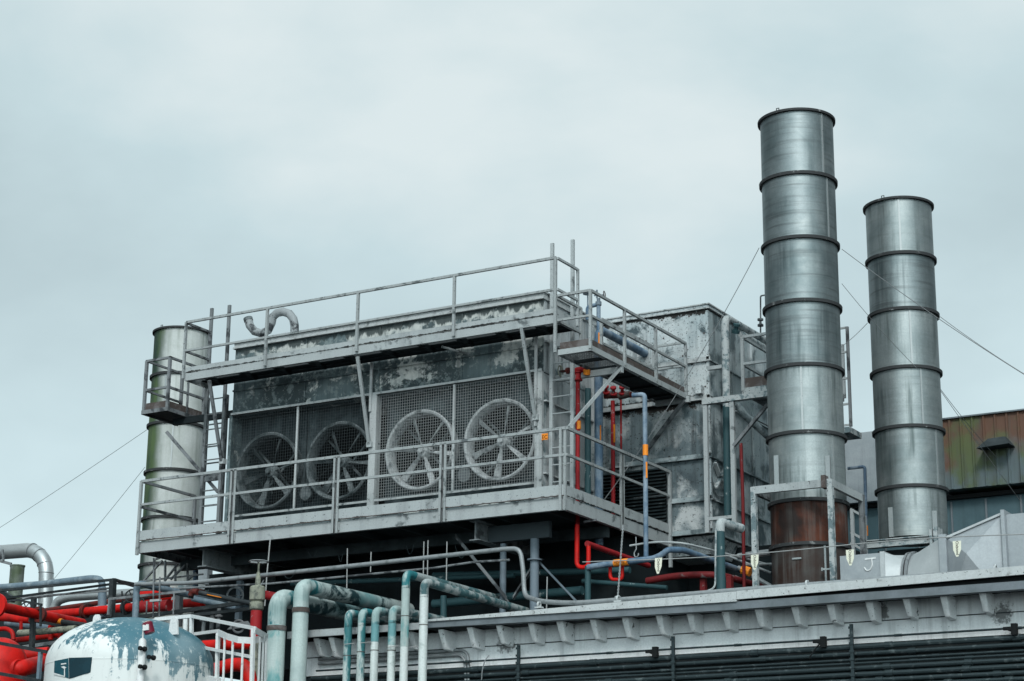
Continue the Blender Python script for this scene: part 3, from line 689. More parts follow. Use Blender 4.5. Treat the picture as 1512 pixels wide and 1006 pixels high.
# ------------------------------------------------------------------ UPPER WALKWAY
uw = thing('upper_walkway', 'upper pale steel walkway above the fans, with long handrail and slanted props', 'walkway', (-4, .3, 2.9))
ux0, ux1 = -7.43, -.16
channel_x(ux0, ux1, 0, 2.90, 3.04, .06).build('front_beam', M_beamup, uw)
MB().box(ux0, ux1, -.012, .0, 3.043, 3.13).build('toe_board', M_beamup, uw)
MB().box(ux1-.012, ux1, .012, .62, 2.9, 3.12).build('end_beam', M_walk, uw)
MB().box(ux0, ux0+.012, .012, .62, 2.9, 3.04).build('end_beam', M_walk, uw)
MB().box(ux0, ux1, .60, .612, 2.93, 3.03).build('inner_beam', M_under, uw)
o = MB()
y = .03
while y < .6: o.box(ux0+.012, ux1-.012, y, y+.005, 3.005, 3.018); y += .036
x = ux0+.05
while x < ux1: o.box(x, x+.006, .03, .6, 3.018, 3.024); x += .06
o.build('grating', M_grate, uw)
for x in [ux0+.35+i*.72 for i in range(10)]:
    MB().box(x-.025, x+.025, .012, .6, 2.92, 3.0).build('bearer', M_under, uw)
MB().box(ux0+.02, ux1-.02, .42, .58, 2.985, 3.0).build('deck_strip', M_under, uw)
MB().box(ux0+.02, ux1-.02, .06, .22, 2.985, 3.0).build('deck_strip', M_under, uw)
for px, py in ((277, 480), (397, 458), (531, 434), (673, 409), (822, 381)):
    x = at(px, py, Y=0).x; post(uw, x, -.035, 2.93 if px < 800 else 2.42, 3.93, w=.042)
MB().bar((ux0, -.035, 3.93), (ux1, -.035, 3.93), .04).build('top_rail', M_rail, uw)
MB().bar((ux0, -.035, 3.42), (ux1, -.035, 3.42), .035).build('mid_rail', M_rail, uw)
for x in (ux0, ux1+.02):
    for z in (3.92, 3.42): MB().bar((x, -.03, z), (x, .62, z), .036).build('return_rail', M_walkdark if x < -4 else M_walk, uw)
    post(uw, x, .62, 3.0, 3.93, w=.04, mat=M_walkdark if x < -4 else M_walk)
for (a, b) in (((528, 527), (545, 655)), ((770, 483), (790, 615)), ((309, 562), (327, 680))):
    p = at(*a, Y=.01); q = at(*b, Y=.62)
    MB().bar(p, q, .05, .05).build('prop', M_walk if a[0] > 400 else M_walkdark, uw)
    MB().box(q.x-.05, q.x+.05, .61, .70, q.z-.06, q.z+.03).build('prop_foot', M_walk, uw)
for px in (549, 792): # hangers standing on the bay posts
    x = at(px, 560, Y=.66).x; MB().box(x-.022, x+.022, .63, .66, 1.5 if px > 600 else 2.1, 2.93).build('hanger', M_unitedge, uw)
p = at(652, 512, Y=.3); MB().bar(p, (p.x+.30, .66, p.z-.08), .03).build('loose_strut', M_walk, uw)

# ------------------------------------------------------------------ LADDERS
def ladder(lab, xl, xr, y, z0, z1, mat, zr1, zr0=None, mat2=None):
    o = thing('ladder', lab, 'ladder', ((xl+xr)/2, y, z0), 'fixed ladders at the ends of the walkways')
    for x in (xl, xr): MB().box(x-.028, x+.028, y-.02, y+.02, z0, z1).build('stringer', mat, o)
    z = (zr0 or z0)+.15
    while z < zr1: MB().tube([(xl, y, z), (xr, y, z)], .012, 8).build('rung', mat2 or mat, o); z += .27
    return o
ladder('pale ladder beside the right end of the fan cooler', -.70, -.33, .80, .2, 4.50, M_walk, 3.3)
ladder('dark ladder at the left end of the fan cooler', at(313, 457, Y=.85).x, at(339, 452, Y=.85).x, .85, .2, 4.45, M_walkdark, 3.0)

# ------------------------------------------------------------------ LEFT LANDING
ll = thing('side_landing', 'small railed steel landing hung left of the upper walkway', 'landing', (-8.7, 1.2, 2.6))
a = at(209, 612, Y=.75); b = at(247, 603, Y=.75); lx0, lx1 = a.x, b.x; lz = 2.66; ly0, ly1 = .75, 1.75
MB().box(lx0, lx1, ly0, ly1, lz+.03, lz+.06).build('deck', M_under, ll)
MB().box(lx0, lx1+.02, ly0-.012, ly0, lz, lz+.07).build('front_beam', M_walkdark, ll)
MB().box(lx1, lx1+.012, ly0, ly1, lz, lz+.07).box(lx0-.012, lx0, ly0, ly1, lz, lz+.07).build('side_beam', M_walkdark, ll)
MB().box(lx0+.03, lx1-.05, ly0+.03, ly0+.04, lz+.08, lz+.2).box(lx1-.04, lx1-.03, ly0+.05, ly1, lz+.08, lz+.2).build('toe_board', M_rustboard, ll)
zt, zm2 = lz+.98, lz+.44
for x, y in ((lx0+.03, ly0+.02), (lx1-.02, ly0+.02), (lx0+.03, ly1), (lx1-.02, ly1)): post(ll, x, y, lz+.02, zt, w=.05, mat=M_walkdark)
o = post(ll, lx1-.02, ly0+.55, lz+.05, zt-.1, w=.03, mat=M_walkdark)
for z, n in ((zt, 'top_rail'), (zm2, 'mid_rail')):
    o = MB().bar((lx0+.03, ly0+.02, z), (lx1, ly0+.02, z), .04).bar((lx1-.02, ly0, z), (lx1-.02, ly1, z), .04).bar((lx0+.03, ly0, z), (lx0+.03, ly1, z), .035)
    o.build(n, M_walkdark, ll)
p = at(246, 638, Y=1.0); MB().bar(p, at(322, 727, Y=1.35), .055, .055).build('brace', M_walkdark, ll)
p = at(300, 640, Y=1.3); MB().box(lx0+.3, -7.2, 1.25, 1.32, lz-.12, lz-.002).build('support_beam', M_under, ll)
# leg tower standing between landing and cooler
o = thing('ladder_tower', 'dark upright steel tower with rungs beside the left ladder', 'frame', (-7.6, 1.3, .2))
for px in (303, 331): x = at(px, 660, Y=1.25).x; MB().box(x-.03, x+.03, 1.22, 1.28, .18, 2.95).build('upright', M_walkdark, o)
xa, xb = at(303, 660, Y=1.25).x, at(331, 660, Y=1.25).x
for z in (.45, .72, 1.0, 1.75, 2.05, 2.45): MB().bar((xa, 1.25, z), (xb, 1.25, z), .022).build('rung', M_walkdark, o)
MB().box(xa, xb, 1.2, 1.24, 1.42, 1.56).build('cross_plate', M_walkdark, o)

# ------------------------------------------------------------------ RIGHT SIDE WALKWAY (upper)
sw = thing('side_walkway', 'railed steel side walkway high between the cooler and the plenum box', 'walkway', (.13, 1.6, 2.38))
sx0, sx1, sy1, sz = -.14, .42, 3.30, 2.38
MB().box(sx0, sx1, 0, .012, sz, sz+.085).box(sx0, sx1, .012, .07, sz, sz+.01).build('front_beam', M_walk, sw)
MB().box(sx1, sx1+.012, 0, sy1, sz, sz+.085).box(sx1-.06, sx1, .012, sy1, sz, sz+.01).build('side_beam', M_walk, sw)
MB().box(sx0-.012, sx0, .012, sy1, sz, sz+.085).build('side_beam', M_walkdark, sw)
MB().box(sx0+.02, sx1-.04, .03, .04, sz+.09, sz+.20).box(sx1-.04, sx1-.03, .03, sy1, sz+.09, sz+.20).build('toe_board', M_rustboard, sw)
o = MB(); x = sx0+.02
while x < sx1: o.box(x, x+.005, .02, sy1, sz+.045, sz+.06); x += .04
y = .05
while y < sy1: o.box(sx0, sx1, y, y+.006, sz+.06, sz+.066); y += .075
o.build('grating', M_grate, sw)
for y in (.55, 1.05, 1.7, 2.4, 3.0): MB().box(sx0, sx1, y-.03, y+.03, sz-.0, sz+.04).build('bearer', M_under, sw)
MB().box(sx0+.02, sx1-.02, 1.06, 3.28, sz+.03, sz+.044).build('deck_plate', M_under, sw)
tz, mz = 3.325, 2.93
for x, y in ((sx1, .0), (sx1, 1.115), (sx1, 2.2), (sx1, 3.3), (sx0, .72), (sx0, 1.4), (sx0, 3.25)): post(sw, x, y, sz+.03, tz, w=.042)
MB().bar((sx0, 0, tz), (sx1, 0, tz), .04).bar((sx1, 0, tz), (sx1, sy1, tz), .04).build('top_rail', M_rail, sw)
MB().bar((sx0, 0, mz), (sx1, 0, mz), .035).bar((sx1, 0, mz), (sx1, sy1, mz), .035).build('mid_rail', M_rail, sw)
for z in (tz, mz): MB().bar((sx0, 0, z-.01), (sx0, .72, z-.01), .036).bar((sx0, 1.4, z), (sx0, 3.25, z), .036).bar((sx0, 3.25, z), (sx1, 3.25, z), .032).build('inner_rail', M_rail, sw)
MB().box(-.75, sx1+.01, 1.0, 1.06, sz-.10, sz-.003).build('support_beam', M_walk, sw)
p = at(918, 539, X=sx1); MB().bar((sx1-.02, p.y, sz-.02), (.0, .10, 1.27), .045).build('prop', M_walk, sw)
p = at(1013, 592, X=sx1); MB().bar((p.x-.02, 3.27, sz-.03), at(950, 672, Y=3.44), .045, .06).build('prop', M_walkdark, sw)
MB().box(sx0, sx1+.06, 3.28, 3.34, sz-.06, sz+.04).build('end_beam', M_walk, sw)

# ------------------------------------------------------------------ PLENUM BOX behind
pbx = thing('plenum_box', 'tall blotched grey sheet metal plenum box with ledges', 'plenum', (-.2, 4.8, .1))
bx0, bx1, by0, by1 = -1.7, .745, 3.5, 6.3
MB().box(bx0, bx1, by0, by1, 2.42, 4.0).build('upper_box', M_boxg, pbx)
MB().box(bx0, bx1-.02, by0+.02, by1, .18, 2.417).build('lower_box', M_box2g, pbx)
MB().box(bx1-.02, bx1-.008, by0+.03, by1-.03, .2, 2.41).build('flank_panel', M_boxside, pbx)
MB().box(bx1, bx1+.006, by0+.03, by1-.03, 2.45, 3.9).build('flank_panel', M_boxside, pbx)
for z, n in ((3.93, 'roof_lip'), (4.0, 'roof_lip')):
    MB().box(bx0-.03, bx1+.04, by0-.04, by1+.03, z+.002, z+.022).build(n, M_unitedge, pbx)
MB().box(bx0, bx1+.02, by0-.02, by1, 3.954, 3.998).build('roof_rim', M_box, pbx)
for z in (3.05, 2.40, 1.42, .72, .18):
    MB().box(bx0, bx1+.05, by0-.05, by0, z-.025, z).box(bx0, bx1+.03, by0-.012, by0-.002, z-.003, z+.06).build('ledge', M_unitedge if z > 2 else M_boxside, pbx)
    MB().box(bx1, bx1+.05, by0, by1, z-.025, z-.001).build('ledge', M_boxside, pbx)
for x in (bx1-.04,): MB().box(x, x+.05, by0-.012, by0+.03, .2, 3.9).build('corner_angle', M_box, pbx)
for y in (4.35, 5.2): MB().box(bx1+.006, bx1+.04, y-.012, y+.012, .2, 3.9).build('flank_rib', M_boxside, pbx)
# hopper under the box
MB().hexa([(bx0+.9, by0+.25, -.13), (bx1-.15, by0+.25, -.13), (bx1-.15, by1-.3, -.13), (bx0+.9, by1-.3, -.13), (bx0+.5, by0+.12, .152), (bx1-.03, by0+.12, .152), (bx1-.03, by1-.1, .152), (bx0+.5, by1-.1, .152)]).build('hopper', M_box, pbx)
p = at(1035, 578, Y=3.46); MB().box(p.x-.07, p.x+.04, 3.38, 3.47, p.z-.05, p.z+.09).build('lifting_lug', M_box, pbx)
o = MB(); random.seed(3)
for k in range(22):
    x, z = random.uniform(-.6, .68), random.choice((3.15, 3.5, 3.85, 2.6, 2.85)) + random.uniform(-.04, .04); o.lathe([(0, .012), (.014, .008), (.016, 0)], (x, by0, z), (0, -1, 0), 8)
o.build('rivets', M_rustboard, pbx)
# louvre
lo = thing('louvre_grille', 'dark horizontal louvre grille low on the plenum box', 'louvre', (-.5, 3.4, .5))
a = at(893, 703, Y=3.42); b = at(984, 790, Y=3.42)
for k in range(20):
    z = b.z + (a.z-b.z)*k/19
    o = MB().hexa([(a.x-.3, 3.39, z), (b.x, 3.39, z), (b.x, 3.44, z+.03), (a.x-.3, 3.44, z+.03), (a.x-.3, 3.39, z+.008), (b.x, 3.39, z+.008), (b.x, 3.44, z+.038), (a.x-.3, 3.44, z+.038)]).build('slat', M_conduit, lo)
MB().box(a.x-.3, b.x, 3.44, 3.448, b.z, a.z+.04).build('back_plate', M_black, lo)
# damper wheel on the flank
p = at(1063, 706, X=bx1+.03)
dw = thing('damper_wheel', 'small four spoked damper wheel on the plenum box flank', 'wheel', p)
MB().lathe([(.30, -.01), (.32, 0), (.30, .01), (.285, 0)], p, (1, 0, 0), 32, True).build('rim', M_boxside, dw)
for k in range(4):
    an = rad(45+90*k); MB().bar(p+Vector((.01, .04*math.cos(an), .04*math.sin(an))), p+Vector((.01, .3*math.cos(an), .3*math.sin(an))), .07, .03).build('spoke', M_frost, dw)

# ------------------------------------------------------------------ STACKS
def stack(lab, px, py, Y, r, ztop, ring_px, grp, mats, foot, seams):
    c = at(px, py, Y=Y); x = c.x
    o = thing('exhaust_stack', lab, 'chimney', (x, Y, foot), grp)
    zs = [ztop]
    for (qx, qy) in ring_px:            # ring heights read at the left edge of the stack
        zs.append(at(qx, qy, Y=Y).z)
    zs.append(foot)
    for i, (zt_, zb_) in enumerate(zip(zs, zs[1:])):
        sec = MB().lathe([(r-.01, zt_-.004), (r, zt_-.004), (r, zb_+.004), (r-.01, zb_+.004)], (x, Y, 0), (0, 0, 1), 72, True).build('stack_section', mats[min(i, len(mats)-1)], o)
        if seams[i] is not None:
            th = rad(seams[i]); d = Vector((math.cos(th), math.sin(th), 0)); t = Vector((-d.y, d.x, 0)); q = Vector((x, Y, 0))+d*(r+.004)
            m = MB().hexa([q-t*.014-d*.006+Vector((0, 0, zb_+.03)), q+t*.014-d*.006+Vector((0, 0, zb_+.03)), q+t*.014+d*.006+Vector((0, 0, zb_+.03)), q-t*.014+d*.006+Vector((0, 0, zb_+.03)),
                           q-t*.014-d*.006+Vector((0, 0, zt_-.03)), q+t*.014-d*.006+Vector((0, 0, zt_-.03)), q+t*.014+d*.006+Vector((0, 0, zt_-.03)), q-t*.014+d*.006+Vector((0, 0, zt_-.03))])
            m.build('seam', M_seam, sec)
    for i, z in enumerate(zs[:-1]):
        h = .026 if i else .02
        rg = MB().lathe([(r+.002, z-h), (r+.04, z-h), (r+.042, z+h-.004), (r+.002, z+h)], (x, Y, 0), (0, 0, 1), 72, True).build('flange_ring', M_ringblk, o)
    for k in (40, 150, 260):
        a = rad(k); q = Vector((x+math.cos(a)*r, Y+math.sin(a)*r, ztop+.015)); MB().tube([q, q+Vector((0, 0, .05)), q+Vector((.04, 0, .05)), q+Vector((.04, 0, 0))], .008, 6).build('lifting_eye', M_ringblk, o)
    # inside wall of the open top
    MB().lathe([(r-.012, ztop), (r-.012, ztop-1.5)], (x, Y, 0), (0, 0, 1), 48).build('lining', M_black, o)
    return o, x, zs
AZV = math.degrees(math.atan2(CAM.y-1.5, CAM.x-3.2))      # direction from the stack to the viewer
s1, s1x, s1z = stack('tallest galvanised stack with a rusty brown foot', 1190.5, 642.7, 1.5, .555, at(1178, 182, Y=1.5).z,
    [(1179, 274), (1182, 367), (1184.6, 459), (1187.5, 552), (1190.5, 650), (1193, 748), (1195, 812)], 'galvanised exhaust stacks',
    [M_galv, M_galv, M_galv, M_galv, M_galv2, M_galv2, M_rust, M_rustlow], -1.78, [AZV+43, AZV+50, None, None, AZV-5, AZV+42, None, AZV+22])
s2, s2x, s2z = stack('shorter galvanised stack at the right with no rust', 1341.8, 638.7, 3.5, .517, at(1328, 308, Y=3.5).z,
    [(1330.5, 388), (1334.8, 469), (1338, 554), (1341.8, 640), (1345, 727)], 'galvanised exhaust stacks',
    [M_galv2, M_galv, M_galv2, M_galv2, M_galv2, M_galv2], at(1345, 800, Y=3.5).z, [AZV-2, None, AZV+8, AZV+22, AZV+48, None])
r3 = at(258, 640, Y=3.5)
s3, s3x, s3z = stack('algae stained stack behind the left landing', 260, 640, 3.5, .53, at(269, 494, Y=3.5).z,
    [(267, 560), (262, 632), (257, 701), (253, 770), (252, 838)], 'galvanised exhaust stacks',
    [M_algae], -7.3, [None, AZV-10, AZV+12, None, None, None])
# stiffening fins low on the stacks
for sx, sY, r, px, lab in ((s1x, 1.5, .555, (1163, 672, 720), s1), (s1x, 1.5, .555, (1243, 672, 730), s1), (s2x, 3.5, .517, (1330, 749, 793), s2), (s2x, 3.5, .517, (1397, 754, 790), s2)):
    u = (at(px[0], px[1], Y=sY).x-sx)*.85
    u = max(-.98*r, min(.98*r, u)); y = sY-math.sqrt(max(0, r*r-u*u)); 
    z1, z0 = at(px[0], px[1], Y=y).z, at(px[0], px[2], Y=y).z
    MB().box(sx+u-.02, sx+u+.02, y-.05, y+.02, z0, z1).box(sx+u-.035, sx+u+.035, y-.06, y-.05, z0, z1).build('fin', M_seam, lab)
# clean out hatch on the rusty foot
hx = at(1185, 840, Y=.95); 
for px, py in ((1177, 825), (1178, 866)):
    q = at(px, py, Y=.95); MB().box(q.x-.07, q.x+.07, .93, .97, q.z-.012, q.z+.012).build('hatch_hinge', M_seam, s1)
q = at(1219, 841, Y=.98); MB().bar((q.x-.05, .95, q.z), (q.x+.07, .97, q.z), .02).box(q.x-.05, q.x-.03, .94, 1.0, q.z-.025, q.z+.025).build('hatch_latch', M_seam, s1)

# frame around the rusty foot
fr = thing('stack_scaffold', 'white painted steel frame around the rusty stack foot', 'frame', (s1x, 1.5, -1.78))
a = at(1113, 726, Y=.72); b = at(1226, 717, Y=.72); c = at(1272, 737, X=b.x)
zf = .15
for x, y, m in ((a.x, .72, M_frost), (b.x, .72, M_frost), (b.x, c.y, M_walkdark)): MB().bar((x, y, -1.78), (x, y, zf+.05), .075).build('leg', m, fr)
MB().bar((a.x, .72, zf), (b.x, .72, zf), .06, .11).build('beam', M_walk, fr)
MB().bar((b.x, .72, zf), (b.x, c.y, zf), .06, .11).build('beam', M_walk, fr)
MB().bar((a.x, .72, zf), (a.x, c.y, zf), .06, .10).build('beam', M_walkdark, fr)
MB().box(b.x-.10, b.x-.04, .62, .76, zf-.08, zf+.10).build('bolt_plate', M_rustboard, fr)

# small rail and blue pipe right of the frame
o = thing('guard_rail', 'small grey guard rail behind the frame beside the rusty stack', 'railing', at(1262, 830, Y=3.2))
xa = at(1258, 752, Y=3.2); xb = at(1276, 762, Y=3.2)
for q in (xa, xb): MB().bar((q.x, 3.2, -1.2), (q.x, 3.2, q.z), .05).build('railing_post', M_walk, o)
for py in (752, 786, 802): q = at(1256, py, Y=3.2); w = at(1276, py+11, Y=3.2); MB().bar(q, w, .035).build('rail', M_walk, o)
bp = [at(1252, 692, Y=3.9), at(1277, 689, Y=3.9), at(1280, 835, Y=3.9)]
o = thing('blue_pipe', 'thin bright blue pipe bending down between the two stacks', 'pipe', bp[2])
MB().tube(fillet(bp, .05), .026, 12).build('pipe', M_blue, o)
q = at(1278.5, 785, Y=3.9); MB().tube([(q.x, 3.9, q.z-.07), (q.x, 3.9, q.z+.09)], .035, 12).build('label_band', M_orange, o)

# support beam under the second stack
o = thing('stack_support', 'speckled white support beam under the shorter stack', 'beam', at(1335, 815, Y=2.75))
a = at(1281, 805, Y=2.75); b = at(1386, 795, Y=2.75)
MB().box(a.x, b.x, 2.72, 2.80, a.z-.06, a.z+.06).box(a.x, b.x, 2.68, 2.72, a.z-.06, a.z-.045).box(a.x, b.x, 2.68, 2.72, a.z+.045, a.z+.06).build('beam', M_frost, o)
MB().box(b.x-.03, b.x+.03, 2.6, 2.85, a.z-.1, a.z+.16).box(b.x-.09, b.x-.05, 2.6, 2.85, a.z-.1, a.z+.14).build('end_bracket', M_frost, o)
MB().box(a.x+.1, b.x-.1, 2.9, 4.2, a.z-.5, a.z-.08).build('plinth', M_under, o)

# ------------------------------------------------------------------ DUCT RUN at the right
dz = -1.80
dt = thing('zinc_duct', 'zinc duct run with chalked letter J and flared transition beside the rusty stack', 'duct', (5.5, .6, dz))
yf, yb = .20, 1.2
X_ = lambda px, py=820: at(px, py, Y=yf).x
jz = at(1305, 816, Y=yf).z
MB().box(X_(1240), X_(1305), yf, yb, dz, jz).build('square_duct', M_duct, dt)
MB().box(X_(1300)-.004, X_(1305)+.012, yf-.015, yb, dz, jz+.015).build('duct_flange', M_ductl, dt)
# square to round
def loft(A, B, mat, name):
    o = MB(); va = [o.bm.verts.new(p) for p in A]; vb = [o.bm.verts.new(p) for p in B]; n = len(A)
    for k in range(n): o.bm.faces.new((va[k], va[(k+1) % n], vb[(k+1) % n], vb[k]))
    return o.build(name, mat, dt)
def sq(x, y0, y1, z0, z1, n=8):
    pts = []
    for k in range(n): pts.append((x, y0, z1+(z0-z1)*k/n))
    for k in range(n): pts.append((x, y0+(y1-y0)*k/n, z0))
    for k in range(n): pts.append((x, y1, z0+(z1-z0)*k/n))
    for k in range(n): pts.append((x, y1+(y0-y1)*k/n, z1))
    return pts
def circ(x, yc, zc, r, n=32):
    return [(x, yc-r*math.cos(a), zc+r*math.sin(a)) for a in [rad(45)-2*math.pi*k/n for k in range(n)]]
yc = (yf+yb)/2; xr0, xr1 = X_(1326), X_(1334)
ztr = at(1330, 822, Y=yc-.25).z; rr = .42; zc = ztr-.36
loft(sq(X_(1305)+.012, yf, yb, dz-.1, jz), circ(xr0, yc, zc, rr), M_ductl, 'transition')
MB().lathe([(rr, 0), (rr+.03, 0), (rr+.03, .03), (rr, .03)], (xr0, yc, zc), (1, 0, 0), 40, True).lathe([(rr, .05), (rr+.035, .05), (rr+.035, .09), (rr, .09)], (xr0, yc, zc), (1, 0, 0), 40, True).build('round_flange', M_walkdark, dt)
zk = at(1388, 796, Y=yf).z; xk = X_(1388, 800)
loft(circ(xr0+.09, yc, zc, rr), sq(xk, yf-.02, yb+.1, dz-.1, zk), M_ductl, 'flare')
MB().box(xk, xk+.10, yf-.06, yb+.14, dz-.1, zk+.05).build('duct_flange', M_duct, dt)
# diamond creased box rising to the right
x1 = X_(1481, 780); zk2 = at(1480, 760, Y=yf).z
m = (xk+.10+x1)/2; zmid = (zk+dz)/2-.05
P = [(xk+.10, yf, dz), (x1, yf, dz), (x1, yf, zk2), (xk+.10, yf, zk)]
C = (at(1432, 820, Y=yf).x, yf-.15, at(1432, 820, Y=yf).z)
o = MB()
for k in range(4): o.poly([P[k], P[(k+1) % 4], C])
B_ = [(p[0], yb+.1, p[2]) for p in P]
o.poly(B_)
for k in range(4): o.quad(P[k], P[(k+1) % 4], B_[(k+1) % 4], B_[k])
o.build('creased_panel', M_duct, dt)
MB().bar((xk+.1, yf-.015, zk+.01), (x1, yf-.015, zk2+.01), .03, .03).build('top_edge', M_ductl, dt)
MB().box(x1, x1+.05, yf-.08, yb+.2, dz, zk2+.05).build('duct_flange', M_duct, dt)
MB().box(x1+.05, x1+2.5, yf+.02, yb+.1, dz, zk2-.0).build('end_duct', M_duct, dt)
q = at(1275, 838, Y=yf-.004)
# the chalk letter is a mark drawn on the sheet: thin raised strokes
j = [at(*w, Y=yf-.004) for w in ((1277, 826), (1293, 824))]; MB().bar(j[0], j[1], .006, .022).build('chalk_letter', M_white, dt)
MB().tube(fillet([at(*w, Y=yf-.004) for w in ((1287, 825), (1288, 836), (1284, 842.5), (1279, 843), (1276, 838))], .04), .010, 8).build('chalk_letter', M_white, dt)

# ================================================================== PIPEWORK between cooler and plenum box
def P(px, py, Y): return at(px, py, Y=Y)
def band(o, p, q, r, mat=None, txt=None, size=.05, rot=None):
    b_ = MB().tube([p, q], r, 16).build('label_band', mat or M_orange, o)
    return b_
# red riser
rx = at(853, 640, Y=1.0).x; ztop = P(853, 556, 1.0).z
ro = thing('red_riser', 'thin red riser with handwheel valve beside the pale ladder', 'pipe', (rx, 1.0, .2))
MB().tube([(rx, 1.0, -.6), (rx, 1.0, ztop)], .034, 14).build('pipe', M_redworn, ro)
MB().lathe([(0, -.07), (.075, -.07), (.075, -.05), (.055, -.04), (.055, .04), (.075, .05), (.075, .07), (0, .07)], (rx, 1.0, ztop), seg=18).build('coupling', M_redworn, ro)
MB().tube(fillet([(rx-.10, 1.0, ztop+.09), (rx+.05, 1.0, ztop+.11), (rx+.20, 1.0, ztop+.09)], .05), .045, 12).lathe([(0, 0), (.065, 0), (.065, .04), (0, .04)], (rx+.1, 1.0, ztop+.10), (1, 0, 0), 14).build('valve_body', M_redworn, ro)
MB().lathe([(0, 0), (.055, 0), (.055, .08), (0, .08)], (rx+.17, .98, ztop+.0), (0.2, -.3, 1), 14).build('brass_cap', M_orange, ro)
MB().tube([(rx-.32, 1.0, ztop+.12), (rx-.1, 1.0, ztop+.11)], .022, 10).lathe([(0, 0), (.05, 0), (.05, .05), (0, .05)], (rx-.2, 1.0, ztop+.115), (1, 0, 0), 14).build('side_arm', M_reddull, ro)
MB().lathe([(.085, -.01), (.10, 0), (.085, .01), (.07, 0)], (rx-.30, .99, ztop+.12), (1, 0, 0), 20, True).bar((rx-.30, .99, ztop+.03), (rx-.30, .99, ztop+.21), .016).build('handwheel', M_valve, ro)
lb = MB().tube([P(854.5, 622, 1.0), P(854.5, 634, 1.0)], .036, 14).build('label_band', M_orange, ro)
# red loop under the walkway
tag(MB().tube(fillet([P(852, 775, .75), P(851.5, 838, .75), P(869, 838, .75), P(869, 806, .75)], .10), .034, 14).build('red_drain_loop', M_red), 'bright red pipe making a U under the walkway corner', 'pipe')
a = P(867, 803, .72); tag(MB().tube([a, a+Vector((.02, 2.0, -.03))], .045, 14).build('red_pipe', M_redworn), 'chipped red pipe running back from the U loop under the side walkway', 'pipe')
tag(MB().tube(fillet([P(901, 836, .4), P(901, 856, .4), P(919, 856, .4), P(919, 834, .4)], .07), .026, 12).build('red_drain_loop', M_red), 'small bright red U loop hanging below the orange banded blue pipe', 'pipe')
# big blue riser with top elbow and valves
bxp = at(884, 600, Y=1.9); zb_ = P(884, 486, 1.9).z
bo = thing('blue_riser', 'thick faded blue riser topped by small valves behind the side walkway', 'pipe', (bxp.x, 1.9, .2))
MB().tube(fillet([(bxp.x, 1.9, -.2), (bxp.x, 1.9, zb_), (bxp.x+.03, 3.49, zb_-.02)], .16), .068, 18).build('pipe', M_blue, bo)
MB().tube(fillet([(bxp.x, 1.9, zb_-.05), (bxp.x, 1.9, zb_+.42), (bxp.x-.20, 1.9, zb_+.40), (bxp.x-.2, 1.9, zb_+.18)], .05), .034, 12).build('vent_loop', M_blue, bo)
MB().lathe([(0, 0), (.05, 0), (.05, .06), (.03, .06), (.03, .12), (0, .12)], (bxp.x, 1.9, zb_+.40), seg=14).bar((bxp.x-.02, 1.88, zb_+.52), (bxp.x-.02, 1.88, zb_+.66), .022).bar((bxp.x-.07, 1.88, zb_+.57), (bxp.x+.12, 1.86, zb_+.55), .018).build('valve', M_colblue, bo)
MB().lathe([(.05, -.008), (.06, 0), (.05, .008), (.04, 0)], (bxp.x+.13, 1.86, zb_+.56), (1, .2, .1), 16, True).build('valve_wheel', M_rustboard, bo)
MB().lathe([(0, 0), (.08, 0), (.08, .02), (0, .02)], (bxp.x-.20, 1.9, zb_+.62), seg=16).bar((bxp.x-.2, 1.9, zb_+.4), (bxp.x-.2, 1.9, zb_+.62), .016).build('valve_wheel', M_colblue, bo)
q = P(886, 500, 1.83); MB().box(q.x-.03, q.x+.025, 1.825, 1.835, q.z-.12, q.z+.10).build('label_plate', M_orange, bo)
q = P(885.5, 640, 1.83); MB().box(q.x+.005, q.x+.022, 1.828, 1.838, q.z-.13, q.z+.13).build('label_plate', M_orange, bo)
q = P(868, 640, 1.7); tag(MB().tube([(q.x, 1.7, .2), (q.x, 1.7, 2.3)], .05, 14).build('dark_riser', M_tealdark), 'dark teal riser in the shade between red and blue risers', 'pipe')
q = P(877, 640, 2.3); tag(MB().box(q.x-.03, q.x+.03, 2.3, 2.36, .2, 2.6).build('steel_post', M_boxside), 'slim grey steel post behind the dark teal riser', 'post')
# two red risers on the plenum front
q = P(905, 650, 2.6); t_ = P(905, 592, 2.6)
o = thing('red_riser', 'thin red riser with lettered orange strip in front of the plenum box', 'pipe', (q.x, 2.6, .2))
MB().tube([(q.x, 2.6, .1), (q.x, 2.6, t_.z)], .034, 12).build('pipe', M_redworn, o)
w = P(906, 640, 2.55); MB().box(w.x-.005, w.x+.022, 2.556, 2.566, w.z-.15, w.z+.15).build('label_plate', M_orange, o)
q2 = P(917, 640, 2.9); t2 = P(917, 590, 2.9)
tag(MB().tube([(q2.x, 2.9, P(917, 668, 2.9).z), (q2.x, 2.9, t2.z)], .016, 10).build('red_riser', M_redworn), 'thinnest red riser just right of the orange lettered one', 'pipe')
o = thing('valve_cluster', 'dark red valve cluster hanging below the side walkway', 'valve', P(905, 590, 2.6))
a = P(893, 585, 2.6); b = P(932, 583, 2.6)
MB().tube([a, b], .05, 12).build('manifold', M_reddull, o)
for px, py in ((897, 576), (908, 578), (921, 577)):
    c = P(px, py, 2.6); MB().lathe([(0, 0), (.06, 0), (.06, .02), (.025, .03), (.025, .10), (.05, .10), (.05, .13), (0, .13)], (c.x, 2.56, c.z-.06), (.2, -.5, .6), 12).build('valve', M_redworn, o)
MB().tube([P(914, 586, 2.58), P(930, 582, 2.58)], .055, 12).build('rust_sleeve', M_rustboard, o)
